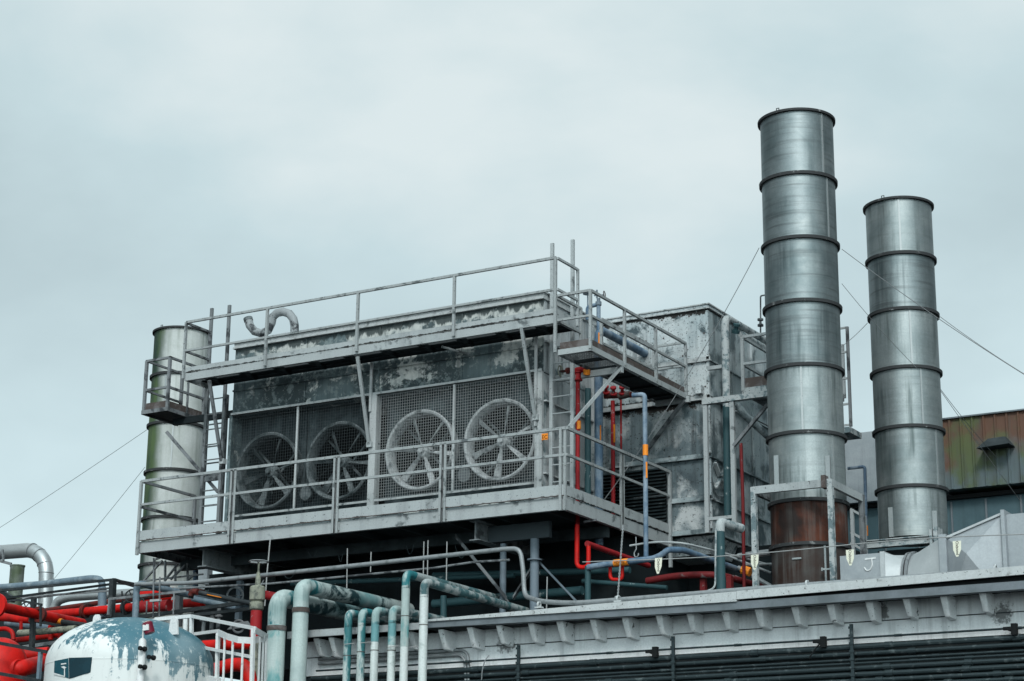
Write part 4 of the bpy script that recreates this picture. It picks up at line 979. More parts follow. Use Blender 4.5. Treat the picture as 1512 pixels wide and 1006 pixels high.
# pale blue dropper with banding
o = thing('blue_dropper', 'pale blue dropper pipe with yellow band crossing the side handrails', 'pipe', P(953, 822, .35))
xb = P(953, 700, .35).x
MB().tube(fillet([P(934, 584, .35), (xb, .35, P(953, 582.5, .35).z), (xb, .35, P(953, 822, .35).z)], .06), .036, 14).build('pipe', M_blue, o)
MB().tube([P(953, 657, .35), P(953, 673, .35)], .041, 14).build('label_band', M_orange, o)
w = P(954, 695, .31); MB().box(w.x-.004, w.x+.02, .308, .316, w.z-.11, w.z+.13).build('label_plate', M_orange, o)
# blue pipe with hump along the roof edge
Yh = .30
o = thing('blue_header', 'blue horizontal pipe with orange label and a hump under the side walkway', 'pipe', P(940, 825, Yh))
hp = [P(868, 838, Yh), P(905, 832, Yh), P(966, 825, Yh), P(978, 819, Yh), P(986, 812, Yh)]
e_ = hp[-1]
hp += [e_+Vector((.12, .25, .03)), e_+Vector((.25, 2.6, -.02))]
MB().tube(fillet(hp, .12, 5), .045, 14).build('pipe', M_blue, o)
lb = MB().tube([P(907, 831.8, Yh), P(928, 829.6, Yh)], .052, 18).build('label_band', M_orange, o)
w = P(917.3, 830.4, Yh-.054); text('MEWRE 15', .052, M_ink, (w.x, Yh-.0535, w.z), FRONT, lb)
tag(MB().tube([P(868, 836, .34), P(868, 890, .34)], .045, 12).build('teal_dropper', M_tealdark), 'short peeling dark teal pipe below the red U loop', 'pipe')
w = P(1046, 845, .9); tag(MB().tube(fillet([P(955, 858, 1.2), P(1000, 850, 1.2), P(1060, 848, 1.2), P(1060, 848, 1.2)+Vector((.3, 2.2, -.05))], .3), .05, 14).build('red_header', M_redshade), 'worn red and grey header pipe low in the shade left of the green bonnet pipe', 'pipe')
for px in (1037, 1076): q = P(px, 862, 1.25); tag(MB().box(q.x-.04, q.x+.04, 1.25, 1.33, -1.78, P(px, 850, 1.25).z).build('pipe_stand', M_redshade), ('left' if px < 1050 else 'right')+' little red stand under the worn red header pipe', 'stand', 'red pipe stands')
# thin white conduit arching below the plenum
tag(MB().tube(fillet([P(930, 806, .9), P(968, 800, .9), P(1010, 802, .9), P(1010, 802, .9)+Vector((.5, 2.0, -.06))], .2), .016, 8).build('thin_conduit', M_walk), 'thin pale conduit arching below the plenum box', 'conduit')
# hook and chain
q = P(939, 800, .05); o = thing('hook', 'small pale lifting hook hanging under the side walkway beam', 'hook', q)
MB().tube([P(939, 793, .05), P(939.5, 812, .05)], .007, 8).build('rod', M_galvpost, o)
MB().tube(fillet([P(939.5, 811, .05), P(936, 817, .05), P(937.5, 823, .05), P(942, 822, .05), P(943, 817, .05)], .04), .009, 8).build('hook', M_galvpost, o)
o = MB(); a = P(920, 776, -.25); b = P(912, 884, -.9); n = 46
for k in range(n):
    p_ = a.lerp(b, (k+.5)/n); d = (b-a).normalized(); u = d.cross(Vector((1, 0, 0)) if k % 2 else Vector((0, 1, 0))).normalized(); l = (b-a).length/n
    o.tube([p_+(d*math.cos(t)*l*.68+u*math.sin(t)*l*.36) for t in [2*math.pi*j/8 for j in range(8)]], .0055, 5, closed=True)
tag(o.build('chain', M_galvpost), 'pale link chain hanging from the side walkway post', 'chain')
q = P(912, 886, -1.0); tag(MB().lathe([(0, 0), (.05, 0), (.04, .05), (0, .06)], q, seg=12).box(q.x-.09, q.x+.09, -1.04, -.96, q.z-.02, q.z).build('chain_anchor', M_walk), 'small pale anchor lug at the foot of the chain', 'lug')

# ------------------------------------------------------------------ right flank pipes and frame
Yp = 3.3
q = P(1073, 600, Yp); zt_ = P(1073, 468, Yp).z
o = thing('frosted_pipe', 'scaly white pipe rising beside the plenum box and bending back at its top', 'pipe', (q.x, Yp, 0))
MB().tube(fillet([P(1075, 772, Yp), (q.x, Yp, P(1073, 600, Yp).z)], 0), .065, 16).build('lower_pipe', M_tealdark, o)
MB().tube(fillet([(q.x, Yp, P(1073, 602, Yp).z), (q.x, Yp, zt_), (q.x+.05, Yp+1.5, zt_-.02)], .16), .065, 16).build('upper_pipe', M_frost, o)
MB().tube([(q.x+.07, Yp+.5, zt_-.18), (q.x+.1, Yp+2.2, zt_-.2)], .06, 14).build('branch_pipe', M_frost, o)
MB().lathe([(0, 0), (.07, 0), (.07, .05), (.04, .05), (.04, .12), (.06, .12), (.06, .16), (0, .16)], (q.x+.07, Yp+.25, zt_-.22), (.3, -.3, .8), 12).build('valve', M_tealdark, o)
MB().box(bx1+.05, q.x, Yp+.02, Yp+.08, P(1062, 541, Yp).z-.03, P(1062, 541, Yp).z+.03).build('pipe_bracket', M_walk, o)
# supporting frame
Yf = 2.9
o = thing('pipe_trestle', 'pale steel trestle with ledge beam standing between plenum box and tall stack', 'frame', P(1065, 785, Yf))
a = P(1038, 594, Yf); b = P(1133, 580, Yf)
MB().box(a.x, b.x+.6, Yf-.05, Yf+.05, a.z-.05, a.z+.04).build('ledge_beam', M_frost, o)
for px, py in ((1045, 787), (1085, 783)): c = P(px, py, Yf); MB().box(c.x-.035, c.x+.035, Yf-.03, Yf+.03, c.z, a.z-.05).build('leg', M_walk, o)
c = P(1045, 767, Yf); d = P(1085, 763, Yf); MB().bar(c, d, .05).build('rung', M_walk, o)
c = P(1083, 659, Yf-.1); d = P(1133, 598, Yf-.1); MB().bar(c, d, .05).build('prop', M_walkdark, o)
# little platform with rail behind the stack
o = thing('rear_landing', 'small railed steel landing half hidden behind the tall stack', 'landing', P(1110, 580, 3.6))
Yl = 3.7
a = P(1096, 578, Yl); x2 = a.x+1.3
MB().box(a.x, x2, Yl, Yl+1.2, a.z-.06, a.z+.04).build('deck', M_walkdark, o)
MB().box(a.x, x2, Yl-.012, Yl, a.z-.08, a.z+.05).build('front_beam', M_frost, o)
t1 = P(1096, 498, Yl).z; m1 = P(1096, 538, Yl).z
for x, y in ((a.x+.02, Yl), (x2, Yl), (x2, Yl+1.2), (a.x+.02, Yl+1.2)): MB().box(x-.025, x+.025, y-.025, y+.025, a.z, t1).build('railing_post', M_walk, o)
for z, nme in ((t1, 'top_rail'), (m1, 'mid_rail')): MB().bar((a.x, Yl, z), (x2, Yl, z), .045).bar((a.x+.02, Yl, z), (a.x+.02, Yl+1.2, z), .045).build(nme, M_walk, o)
MB().box(a.x+.04, x2, Yl+.02, Yl+.03, a.z+.04, a.z+.22).build('toe_board', M_rustboard, o)
# caged ladder right of the tall stack
o = thing('ladder', 'narrow ladder showing behind the right edge of the tall stack', 'ladder', P(1250, 640, 3.4), 'fixed ladders at the ends of the walkways')
a = P(1249, 483, 3.4); b = P(1256, 630, 3.4)
xl = a.x+.02
for x in (xl-.36, xl): MB().box(x-.022, x+.022, 3.38, 3.42, b.z, a.z).build('stringer', M_walkdark, o)
for py in (484, 520, 559, 597, 628): q = P(1249, py, 3.4); MB().bar((xl-.36, 3.4, q.z), (xl, 3.4, q.z), .03).build('rung', M_walk, o)
tag(MB().box(xl-.5, xl+.06, 3.2, 3.7, b.z-.14, b.z-.05).build('ladder_ledge', M_frost), 'small stained ledge at the ladder foot behind the tall stack', 'ledge')
# sampling pipe
a = P(1123, 500, 3.9); b = P(1123, 437, 3.9)
tag(MB().tube(fillet([a, b, b+Vector((.25, 0, 0))], .03), .014, 8).lathe([(0, 0), (.05, 0), (.05, .03), (.02, .05), (.02, .10), (.05, .10), (.05, .13), (0, .13)], P(1123, 482, 3.9), seg=12).build('vent_tube', M_walkdark), 'thin vent tube with a small valve left of the tall stack', 'pipe')
q = P(1098, 700, 1.6); tag(MB().tube(fillet([P(1094, 655, 1.6), P(1097, 740, 1.6), P(1099, 874, 1.6)], .1), .026, 12).build('red_riser', M_redshade), 'chipped red riser down to the roof between plenum box and white frame', 'pipe')
q = P(1108, 600, 4.5); tag(MB().tube(fillet([P(1090, 598, 3.2), P(1098, 612, 3.2), P(1098, 612, 3.2)+Vector((.2, 1.2, -.4))], .12), .06, 12).build('elbow_pipe', M_boxside), 'grey elbow pipe under the ledge beam of the pale trestle', 'pipe')
# bonnet pipe at the roof edge
Yg = -.95
q = P(1064, 830, Yg)
o = thing('bonnet_pipe', 'dark green pipe with a whitened bent top standing at the roof edge', 'pipe', (q.x, Yg, -1.75))
zt_ = P(1064, 782, Yg).z
MB().tube([(q.x, Yg, -1.75), (q.x, Yg, zt_-.02)], .063, 16).build('pipe', M_tealdark, o)
MB().tube(fillet([(q.x, Yg, zt_-.03), (q.x, Yg, zt_+.10), (q.x+.09, Yg+.5, zt_+.09)], .12), .065, 16).build('bent_top', M_frost, o)
# conduit from the bonnet pipe along the roof edge
tag(MB().tube(fillet([P(968, 884, -1.1), P(1042, 874, -1.1), P(1056, 868, -1.1), P(1057, 780, -1.1)], .14), .013, 8).build('thin_conduit', M_frost), 'thin scaly conduit rising along the green bonnet pipe', 'conduit')
# clutter in the shade left of the rusty foot
o = thing('pipe_bundle', 'shaded bundle of small grey pipes left of the rusty stack foot', 'pipes', P(1120, 850, 2.2))
for (a, b, r) in (((1090, 838), (1138, 866), .035), ((1068, 818), (1138, 846), .02), ((1100, 834), (1140, 833), .02), ((1085, 852), (1125, 872), .03), ((1090, 822), (1140, 815), .05)):
    MB().tube([P(*a, 2.2), P(*b, 2.2)], r, 8).build('pipe', M_conduitl, o)
MB().tube([P(1108, 845, 2.1), P(1096, 841, 2.1)], .07, 10).build('label_band', M_orange, o)

# ------------------------------------------------------------------ long conduits below the walkway
tag(MB().tube(fillet([P(200, 863, -.9), P(280, 861, -.9), P(500, 838, -.9), P(745, 811, -.9), P(768, 810, -.9), P(773, 845, -.9), P(774, 880, -.9), P(800, 889, -1.35), P(852, 891, -1.42), P(1110, 870, -1.46), P(1512, 840, -1.46), P(1600, 834, -1.46)], .35), .034, 14).build('long_conduit', M_conduitl), 'long grey conduit that drops in an S bend and follows the roof edge', 'conduit')
tag(MB().tube(fillet([P(205, 872, .2), P(400, 862, .2), P(640, 839, .2), P(700, 830, .2), P(752, 827, .2)], .2), .018, 8).build('rear_conduit', M_walkdark), 'thinner grey conduit running below and behind the long one', 'conduit')
for px, py, lab in ((437, 0, 0),): pass
for k, (px, py) in enumerate(((796, 893), (913, 884), (1192, 862), (1470, 839))):
    q = P(px, py, -1.46); tag(MB().lathe([(.03, -.012), (.046, -.012), (.046, .012), (.03, .012)], q, (1, 0, 0), 14, True).box(q.x-.05, q.x+.05, -1.5, -1.42, q.z-.05, q.z-.03).build('conduit_clip', M_flash),
        ('pale conduit clip just right of the flanged blue column', 'pale conduit clip near the foot of the chain', 'pale conduit clip in front of the rusty stack', 'pale conduit clip near the zinc duct end')[k], 'clip', 'clips on the roof edge conduit')
q = P(280, 862, -.9)
# hanger wires below the deck
for k, (px, y0, y1, lab) in enumerate(((513, 810, 870, 'left'), (660, 800, 862, 'middle'), (626, 800, 850, 'second'), (632, 798, 858, 'third'), (808, 852, 900, 'right'), (548, 815, 845, 'sixth'))):
    q = P(px, y0, .1); w = P(px-1, y1, .1)
    tag(MB().tube([q, w], .009, 6).build('hanger_rod', M_ropel), ['thin hanger rod above the teal bend pipes', 'thin hanger rod right of the two tall bend pipes', 'left rod of the close hanger pair over the conduit', 'right rod of the close hanger pair over the conduit', 'thin rod hanging right of the flanged blue column', 'short hanger rod over the thickest teal pipe'][k], 'rod', 'hanger rods below the deck')
tag(MB().tube([P(399, 797, -.05), P(394, 850, -.1), P(391, 895, -.1)], .011, 6).build('hanger_wire', M_ropel), 'dark wire hanging from the walkway beam beside the handwheel valve', 'wire')

# ------------------------------------------------------------------ teal bend pipes before the wall
def bend_pipe(px, pyt, Y, r, mat, matl, lab, L_=3.4, drop=.0, top=True, grp='teal bend pipes before the wall', R=None, cap=False, low=None, pyj=936):
    c = P(px, pyt, Y); zc_ = c.z-r
    o = thing('bend_pipe', lab, 'pipe', (c.x, Y, -7.3), grp)
    R = R or r*2.6
    path = fillet([(c.x, Y, -7.3), (c.x, Y, zc_-R)], 0)
    zj_ = P(px, pyj, Y).z
    MB().tube([(c.x, Y, zj_ if low else -7.3), (c.x, Y, zc_-R-.02)], r, 20).build('riser', mat, o)
    if low: MB().tube([(c.x, Y, -7.3), (c.x, Y, zj_-.002)], r*.99, 20).build('lower_riser', low, o)
    MB().tube(fillet([(c.x, Y, zc_-R-.06), (c.x, Y, zc_), (c.x, Y+R+.06, zc_)], R+.04, 9), r*1.0, 20).build('elbow', matl, o)
    MB().tube([(c.x, Y+R, zc_), (c.x+.03, Y+L_, zc_-drop)], r*.99, 20).build('run', M_tealrun if r > .09 else M_tealband, o)
    for zj in ((zc_-R-.42, zc_-R-.44) if r < .09 else ()): MB().lathe([(r, -.006), (r+.004, -.004), (r+.004, .004), (r, .006)], (c.x, Y, zj-.05*random.random()), seg=20, closed=True).build('joint', M_rustboard, o); break
    if cap: MB().lathe([(r, 0), (r+.012, 0), (r+.012, .07), (r, .07)], (c.x, Y, zc_-R-.10), seg=24, closed=True).build('weld_collar', M_rustboard, o)
    return o
bend_pipe(411, 868, -1.95, .135, M_teal2, M_teal, 'thickest teal bend pipe with eye lug, leftmost of the row', 2.6, R=.40, cap=True)
bend_pipe(446, 853, -1.80, .118, M_teal2, M_teal, 'second thickest teal bend pipe rising highest of the thick pair', 2.8, R=.30, cap=True)
for px, py, mat, lab in ((515, 899, M_slimdark, 'dark streaked slim bend pipe, first right of the thick pair'), (535, 897, M_slimdark, 'heavily flaked slim bend pipe, second right of the thick pair'),
                         (555, 895, M_slimtop, 'pale slim bend pipe, third right of the thick pair'), (580, 893, M_slimtop, 'pale slim bend pipe with a blue upper half, fourth right of the thick pair')):
    bend_pipe(px, py, -1.75, .058, mat, M_teal if px > 520 else M_slimdark, lab, 1.6, low={515: M_slimdark, 535: M_slimdark, 555: M_slimlow, 580: M_slimlow}[px], pyj=948 if px < 560 else 953)
bend_pipe(600, 841, -1.75, .060, M_teal2, M_teal, 'taller left pipe of the two high pale bend pipes', 2.6, drop=.02, low=M_slimlow, pyj=955)
bend_pipe(627, 853, -1.95, .062, M_slimlow, M_tealband, 'right pipe of the two high pale bend pipes, at the flashing end', 2.8, drop=.05)
q = P(419, 876, -1.85); tag(MB().lathe([(.022, -.01), (.045, -.01), (.045, .01), (.022, .01)], (q.x-.02, q.y, q.z+.0), (0, 1, 0), 16, True).build('eye_lug', M_white), 'pale eye lug on the elbow of the thickest teal pipe', 'lug')
for k, (px, z_) in enumerate(((515, 951), (540, 949), (580, 955), (613, 955))):
    q = P(px, z_, -1.84); tag(MB().tube([(q.x-.1, -1.83, q.z), (q.x+.1, -1.83, q.z+.005)], .006, 6).build('tie_wire', M_ropel), 'thin tie wire round the '+('first slim pipe', 'second slim pipe', 'fourth slim pipe', 'two high pipes')[k], 'wire', 'tie wires round the bend pipes')
# dark pipe elbow behind the right high pipe
tag(MB().tube(fillet([P(655, 880, .6), P(655, 905, .6), P(655, 940, .6)], 0)+[], .05, 12).build('shade_pipe', M_tealdark), 'dark teal pipe stub in the shade behind the high bend pipes', 'pipe')

# ------------------------------------------------------------------ handwheel valve
Yv = -1.2
o = thing('gate_valve', 'tall gate valve with handwheel and worn red neck beside the thick teal pipes', 'valve', P(379, 960, Yv))
c = P(379, 900, Yv); X0 = c.x
def zz(py): return P(379, py, Yv).z
MB().lathe([(0, zz(1010)), (.085, zz(1010)), (.085, zz(902)), (.11, zz(900)), (.11, zz(890)), (.085, zz(889)), (.12, zz(886)), (.12, zz(868)), (.10, zz(866)), (0, zz(866))], (X0, Yv, 0), seg=24).build('body', M_valve, o)
MB().lathe([(.088, zz(945)), (.088, zz(902)), (.086, zz(902)), (.086, zz(945))], (X0, Yv, 0), seg=24, closed=True).build('neck', M_redworn, o)
MB().lathe([(0, zz(866)), (.045, zz(866)), (.04, zz(852)), (.028, zz(850)), (.028, zz(846)), (.016, zz(845)), (.016, zz(830)), (0, zz(830))], (X0, Yv, 0), seg=16).build('stem', M_valve, o)
hw = MB().lathe([(.145, -.012), (.16, 0), (.145, .012), (.13, 0)], (X0, Yv, zz(830)), (0, 0, 1), 32, True)
for k in range(4):
    a = rad(20+90*k); hw.bar((X0, Yv, zz(831)), (X0+.14*math.cos(a), Yv+.14*math.sin(a), zz(830)), .018)
hw.build('handwheel', M_galvpost, o)
MB().bar((X0+.05, Yv, zz(866)), (X0+.11, Yv, zz(858)), .012).build('lever', M_galvpost, o)
tag(MB().tube([P(388, 878, -.6), P(430, 886, -.6)], .07, 14).build('red_stub', M_redworn), 'short red pipe stub right of the gate valve', 'pipe')
tag(MB().tube(fillet([P(379, 930, -1.05), P(376, 955, -1.05), P(376, 1010, -1.05)], .1), .06, 14).build('red_stub', M_red), 'bright red pipe dropping below the gate valve', 'pipe')

# ------------------------------------------------------------------ guy wires and the pennant rope
def wire(lab, pts, r=.0055, mat=None, cat='guy wire', grp='guy wires of the stacks', sag=0):
    return tag(MB().tube([Vector(p) for p in pts], r, 6).build('guy_wire', mat or M_rope), lab, cat, grp)
def sagline(a, b, sag, n=14): return [a.lerp(b, k/n)-Vector((0, 0, sag*4*(k/n)*(1-k/n))) for k in range(n+1)]
wire('guy wire from the tall stack down left to the lower walkway', sagline(P(1121, 366, 1.3), P(893, 737, .9), .18))
wire('guy wire from the tall stack passing before the shorter stack', sagline(P(1243, 368, 1.4), P(1520, 558, 2.0), .05))
wire('thin guy wire slanting from the tall stack to the shorter one', sagline(P(1243, 419, 1.9), P(1355, 545, 2.95), .04), .004)
wire('guy wire from the right side of the shorter stack', sagline(P(1387, 467, 3.5), P(1525, 560, 3.0), .03), .005)
wire('short guy wire from the shorter stack down left', sagline(P(1281, 477, 3.4), P(1240, 514, 3.0), .02), .005)
wire('guy wire from the shorter stack to the rusty penthouse', sagline(P(1388, 574, 3.6), P(1470, 674, 7.6), .03), .0045)
wire('second guy wire crossing the rusty penthouse to the right edge', sagline(P(1388, 576, 3.6), P(1516, 752, 6.5), .02), .0045)
wire('upper guy wire from the algae stained stack to the left', sagline(P(218, 634, 3.2), P(-20, 792, 6), .02), .0045)
wire('lower guy wire from the algae stained stack to the left', sagline(P(214, 690, 3.2), P(78, 857, 5), .02), .0045)
Yr = -1.35
def rope_y(px): return 827.5-(px-930)*(827.5-788)/(1520-930) + 3*math.sin((px-930)/90)
rp = [P(px, rope_y(px), Yr) for px in range(860, 1560, 20)]
tag(MB().tube(rp, .007, 6).build('pennant_rope', M_ropel), 'pale rope stretched above the roof edge carrying pennants', 'rope')
labs = ['cream pennant under the hump of the blue pipe', 'cream pennant on the left post of the white frame', 'cream pennant in front of the zinc square duct', 'cream pennant on the creased duct panel']
for k, (px, yt, yb_) in enumerate(((972.5, 824, 847), (1114.5, 819.5, 841), (1255, 812, 835), (1413, 799, 822))):
    a = P(px, yt, Yr-.02); h = a.z-P(px, yb_+1, Yr-.02).z; w = .054; tilt = (.012, .008, 0, .005)[k]
    o = thing('pennant', labs[k], 'pennant', a, 'cream pennants on the rope')
    pts = [(-w, 0), (w, 0), (w*.92, -h*.55), (w*.25, -h*.97), (-w*.25, -h*.97), (-w*.92, -h*.55)]
    m = MB(); f_ = [m.bm.verts.new((a.x+x+tilt*(z/h), Yr-.024, a.z+z)) for x, z in pts]; b_ = [m.bm.verts.new((a.x+x+tilt*(z/h), Yr-.019, a.z+z)) for x, z in pts]
    m.bm.faces.new(f_); m.bm.faces.new(b_[::-1])
    for i in range(6): m.bm.faces.new((f_[i], b_[i], b_[(i+1) % 6], f_[(i+1) % 6]))
    fl = m.build('flag', M_cream, o)
    text('Oxbond', .052, M_ink, (a.x, Yr-.0255, a.z-h*.44), FRONTV, fl)

# ================================================================== LEFT SIDE: tank, cage, red pipes, rack
TR = 1.16; tc_ = at(191, 1000, Y=-3.9); TKC_x, TKC_y = tc_.x, tc_.y
zseam = at(150, 968, Y=TKC_y-TR*.9).z; zcr = at(191, 914, Y=TKC_y).z
M_tank = tank_paint(zseam, -7.3)
tk = thing('storage_tank', 'domed storage tank with flaking teal and white paint', 'tank', (TKC_x, TKC_y, -7.3))
prof = [(0, zcr)]
for k in range(1, 15):
    t = k/14*math.pi/2; prof.append((TR*math.sin(t), zseam+(zcr-zseam)*math.cos(t)))
prof += [(TR, zseam-.03), (TR+.003, zseam-.033), (TR+.003, zseam-.05), (TR, zseam-.053), (TR, -7.3), (0, -7.3)]
MB().lathe(prof, (TKC_x, TKC_y, 0), seg=72).build('shell', M_tank, tk)
def tank_pt(px, py, off=0):   # where a sight line meets the tank wall
    lo = None
    d = (_f*FPX + _r*(px-PCX) - _u*(py-PCY)).normalized()
    best = None
    for i in range(4000):
        k = 20+i*.005; q = CAM+d*k; rr = math.hypot(q.x-TKC_x, q.y-TKC_y)
        zlim = zseam+(zcr-zseam)*math.sqrt(max(0, 1-(rr/TR)**2)) if rr < TR else -99
        if rr <= TR+off and q.z <= max(zlim, zseam): return q
    return CAM+d*25
for px, py in ((143, 916), (257, 921)):
    q = at(px, py-2, Y=TKC_y-.25)
    o = MB().tube([(q.x-.07, TKC_y-.25, q.z-.14), (q.x, TKC_y-.25, q.z+.02)], .02, 6)
    bm_ = MB(); pts = [(-.085, -.17), (.085, -.17), (.06, .03), (.03, .06), (-.03, .06), (-.06, .03)]
    F = [bm_.bm.verts.new((q.x+x, TKC_y-.26, q.z+z)) for x, z in pts]; G = [bm_.bm.verts.new((q.x+x, TKC_y-.235, q.z+z)) for x, z in pts]
    bm_.bm.faces.new(F); bm_.bm.faces.new(G[::-1])
    for i in range(6): bm_.bm.faces.new((F[i], G[i], G[(i+1) % 6], F[(i+1) % 6]))
    bm_.lathe([(0, 0), (.022, 0), (.022, .004), (0, .004)], (q.x, TKC_y-.262, q.z), (0, -1, 0), 12)
    o.bm.free(); bm_.build('lifting_lug', M_white, tk)
# painted two sided emblem: a teal cube drawn on the shell, built as thin paint patches hugging it
def patch(quad, mat, off, n=6, name='painted_emblem'):
    o = MB(); g_ = []
    for j in range(n+1):
        row = []
        for i in range(n+1):
            u, v = i/n, j/n
            x = (quad[0][0]*(1-u)+quad[1][0]*u)*(1-v)+(quad[3][0]*(1-u)+quad[2][0]*u)*v
            y = (quad[0][1]*(1-u)+quad[1][1]*u)*(1-v)+(quad[3][1]*(1-u)+quad[2][1]*u)*v
            row.append(o.bm.verts.new(tank_pt(x, y, off)))
        g_.append(row)
    for j in range(n):
        for i in range(n): o.bm.faces.new((g_[j][i], g_[j][i+1], g_[j+1][i+1], g_[j+1][i]))
    return o.build(name, mat, tk)
M_emb = weath('emblem teal', (.008, .065, .09), (.014, .085, .11), .4, 6, .1, (.006, .05, .06), .5, 0, rough=.75, bump=0)
M_emb2 = weath('emblem deep teal', (.005, .028, .04), (.006, .034, .048), .4, 6, .1, rough=.75, bump=0)
patch(((80.5, 976), (101, 972), (101.5, 1002), (79.5, 995.5)), M_emb, .006)
patch(((101.5, 971.5), (136, 970.5), (133.5, 993), (102, 1002.5)), M_emb2, .009)
patch(((79.5, 993.5), (96, 998.5), (96, 1000), (79, 996)), M_white, .012, 4)
patch(((94.5, 986), (96, 986), (96, 999.5), (94.5, 999)), M_white, .012, 4)
patch(((90, 980), (97.5, 979), (98, 980.5), (90, 982)), M_white, .012, 4)
patch(((90, 985), (94, 983.5), (98.5, 986), (94, 987.5)), M_white, .012, 4)
# white standpipe with ball fittings and the red lamp on it
q = tank_pt(216, 975); sx_, sy_ = q.x+.02, q.y-.12
o = thing('standpipe', 'white standpipe on the tank front carrying small black taps', 'pipe', (sx_, sy_, -7.3))
zt_ = at(217, 946, Y=sy_).z
MB().lathe([(0, -7.3), (.05, -7.3), (.05, zt_), (.03, zt_+.03), (.012, zt_+.04), (.012, at(217, 930, Y=sy_).z), (0, at(217, 930, Y=sy_).z)], (sx_, sy_, 0), seg=16).build('pipe', M_white, o)
for px, py in ((211, 958), (211, 985), (224, 971)):
    w = at(px, py, Y=sy_-.05); MB().lathe([(0, 0), (.035, 0), (.035, .03), (.02, .04), (.02, .09), (.03, .09), (.03, .12), (0, .12)], (w.x, sy_-.0, w.z), (0, -1, 0), 12).build('tap', M_black, o)
w = at(219, 927, Y=sy_-.02)
la = thing('beacon_lamp', 'small maroon beacon box with pale face on the standpipe top', 'lamp', w)
d = Vector((-.28, -.15, .9)).normalized()
MB().lathe([(0, -.085), (.07, -.08), (.075, .06), (.06, .075), (0, .075)], w, d, 20).build('housing', weath('maroon plastic', (.15, .012, .03), rough=.35, bump=0), la)
MB().lathe([(0, .076), (.05, .076), (.05, .082), (0, .082)], w, d, 16).build('cap', M_cream, la)
MB().hexa([w+Vector(v) for v in ((-.02, -.085, -.05), (.06, -.065, -.04), (.06, -.05, -.04), (-.02, -.05, -.05), (-.03, -.085, .03), (.05, -.065, .035), (.05, -.05, .035), (-.03, -.05, .03))]).build('face', M_white, la)

# white cage railing
Yc = -3.2
cg = thing('cage_railing', 'white painted railing with curved bars at the tank platform', 'railing', P(300, 1000, Yc))
def wb_(pts, r, name='rail', R=0, m=None): MB().tube(fillet([P(*p) if len(p) == 3 else P(p[0], p[1], Yc) for p in pts], R), r, 10).build(name, m or M_white, cg)
MB().bar(P(230, 915, Yc), P(283, 910, Yc), .05).bar(P(283, 910, Yc), P(376, 928, -4.4), .045).build('top_rail', M_white, cg)
MB().bar(P(230, 959, Yc), P(283, 953, Yc), .04).bar(P(283, 953, Yc), P(371, 970, -4.4), .04).build('mid_rail', M_white, cg)
for p in ((228, 914, Yc, 1030), (283, 910, Yc, 1040), (374, 928, -4.4, 1040), (322, 935, -3.7, 1040)): MB().bar(P(p[0], p[1], p[2]), P(p[0]-(3 if p[0] > 300 else 2), p[3], p[2]), .045).build('railing_post', M_white, cg)
MB().bar(P(276, 938, -2.4), P(322, 932, -3.0), .045).build('back_rail', M_white, cg)
hoop = [P(322, 934, -3.7), P(335, 940, -4.1), P(352, 945, -4.3), P(372, 946, -4.3), P(390, 943, -3.9), P(395, 941, -3.6)]
o = MB()
for a, b in zip(hoop, hoop[1:]): o.bar(a, b, .012, .085, ext=.004)
o.build('cage_hoop', M_white, cg)
hoop2 = [P(376, 930, -4.4), P(386, 936, -4.1), P(395, 941, -3.6)]
o = MB()
for a, b in zip(hoop2, hoop2[1:]): o.bar(a, b, .012, .085, ext=.004)
o.build('cage_hoop', M_white, cg)
for px, py, Y in ((332, 941, -4.0), (344, 944, -4.2), (359, 946, -4.3), (384, 941, -4.1), (389, 944, -3.9), (393.5, 943, -3.7)):
    MB().bar(P(px, py, Y), P(px-3.5, 1035, Y), .03, .014).build('cage_bar', M_white, cg)
MB().bar(P(236, 1001, Yc), P(283, 997, Yc), .09).bar(P(283, 997, Yc), P(322, 1006, -3.7), .09).build('platform_edge', M_white, cg)
wb_([(274, 914, -2.6), (273, 940, -2.6)], .035, 'pipe_stub')

# ------------------------------------------------------------------ red pipework
def rp_(lab, pts, r, mat=None, R=0, name='red_pipe', grp='red pipes on the left', cat='pipe', seg=16):
    return pipe(name, [P(*p) for p in pts], r, mat or M_red, lab, cat, grp, R, seg=seg)
a = P(2, 896, -1.5); b = P(122, 921, .8)
o = thing('red_pipe', 'thick red pipe slanting right from a flange at the left edge', 'pipe', a, 'red pipes on the left')
MB().tube([P(-20, 892, -1.7), b], .085, 18).build('pipe', M_red, o)
MB().lathe([(0, -.03), (.20, -.03), (.20, .03), (0, .03)], P(-6, 894, -1.65), (b-a), 28).build('flange', M_red, o)
rp_('red pipe crossing behind the tank dome towards the valve', ((70, 908, 1.5), (160, 900, 1.5), (235, 893, 1.5), (300, 890, 1.5)), .075)
rp_('thin rust red pipe above the crossing red pipe', ((60, 903, 2.2), (150, 890, 2.2), (300, 872, 2.2)), .05, M_reddull)
rp_('red pipe low at the left edge below the slanting one', ((-20, 909, .5), (30, 914, .5), (45, 915, .5)), .075)
rp_('orange red short pipe behind the blue elbow pipe', ((212, 888, 2.6), (262, 880, 2.6)), .085)
rp_('upper orange red stub behind the blue elbow pipe', ((205, 879, 3.0), (256, 873, 3.0)), .07)
rp_('patched red and grey pipe end right of the blue elbow', ((205, 897, .8), (250, 894, .8)), .10, M_redworn)
rp_('thin red pipe under the olive pipe', ((20, 946, .5), (90, 937, .5)), .05)
rp_('small red standing stub below the slanting red pipe', ((31, 918, .3), (31, 937, .3)), .03)
o = rp_('small red U bend beside the yellow banded black pipe', ((75, 945, .4), (74, 925, .4), (80, 921, .4), (88, 921, .4), (90, 928, .4), (89, 945, .4)), .045, R=.12)
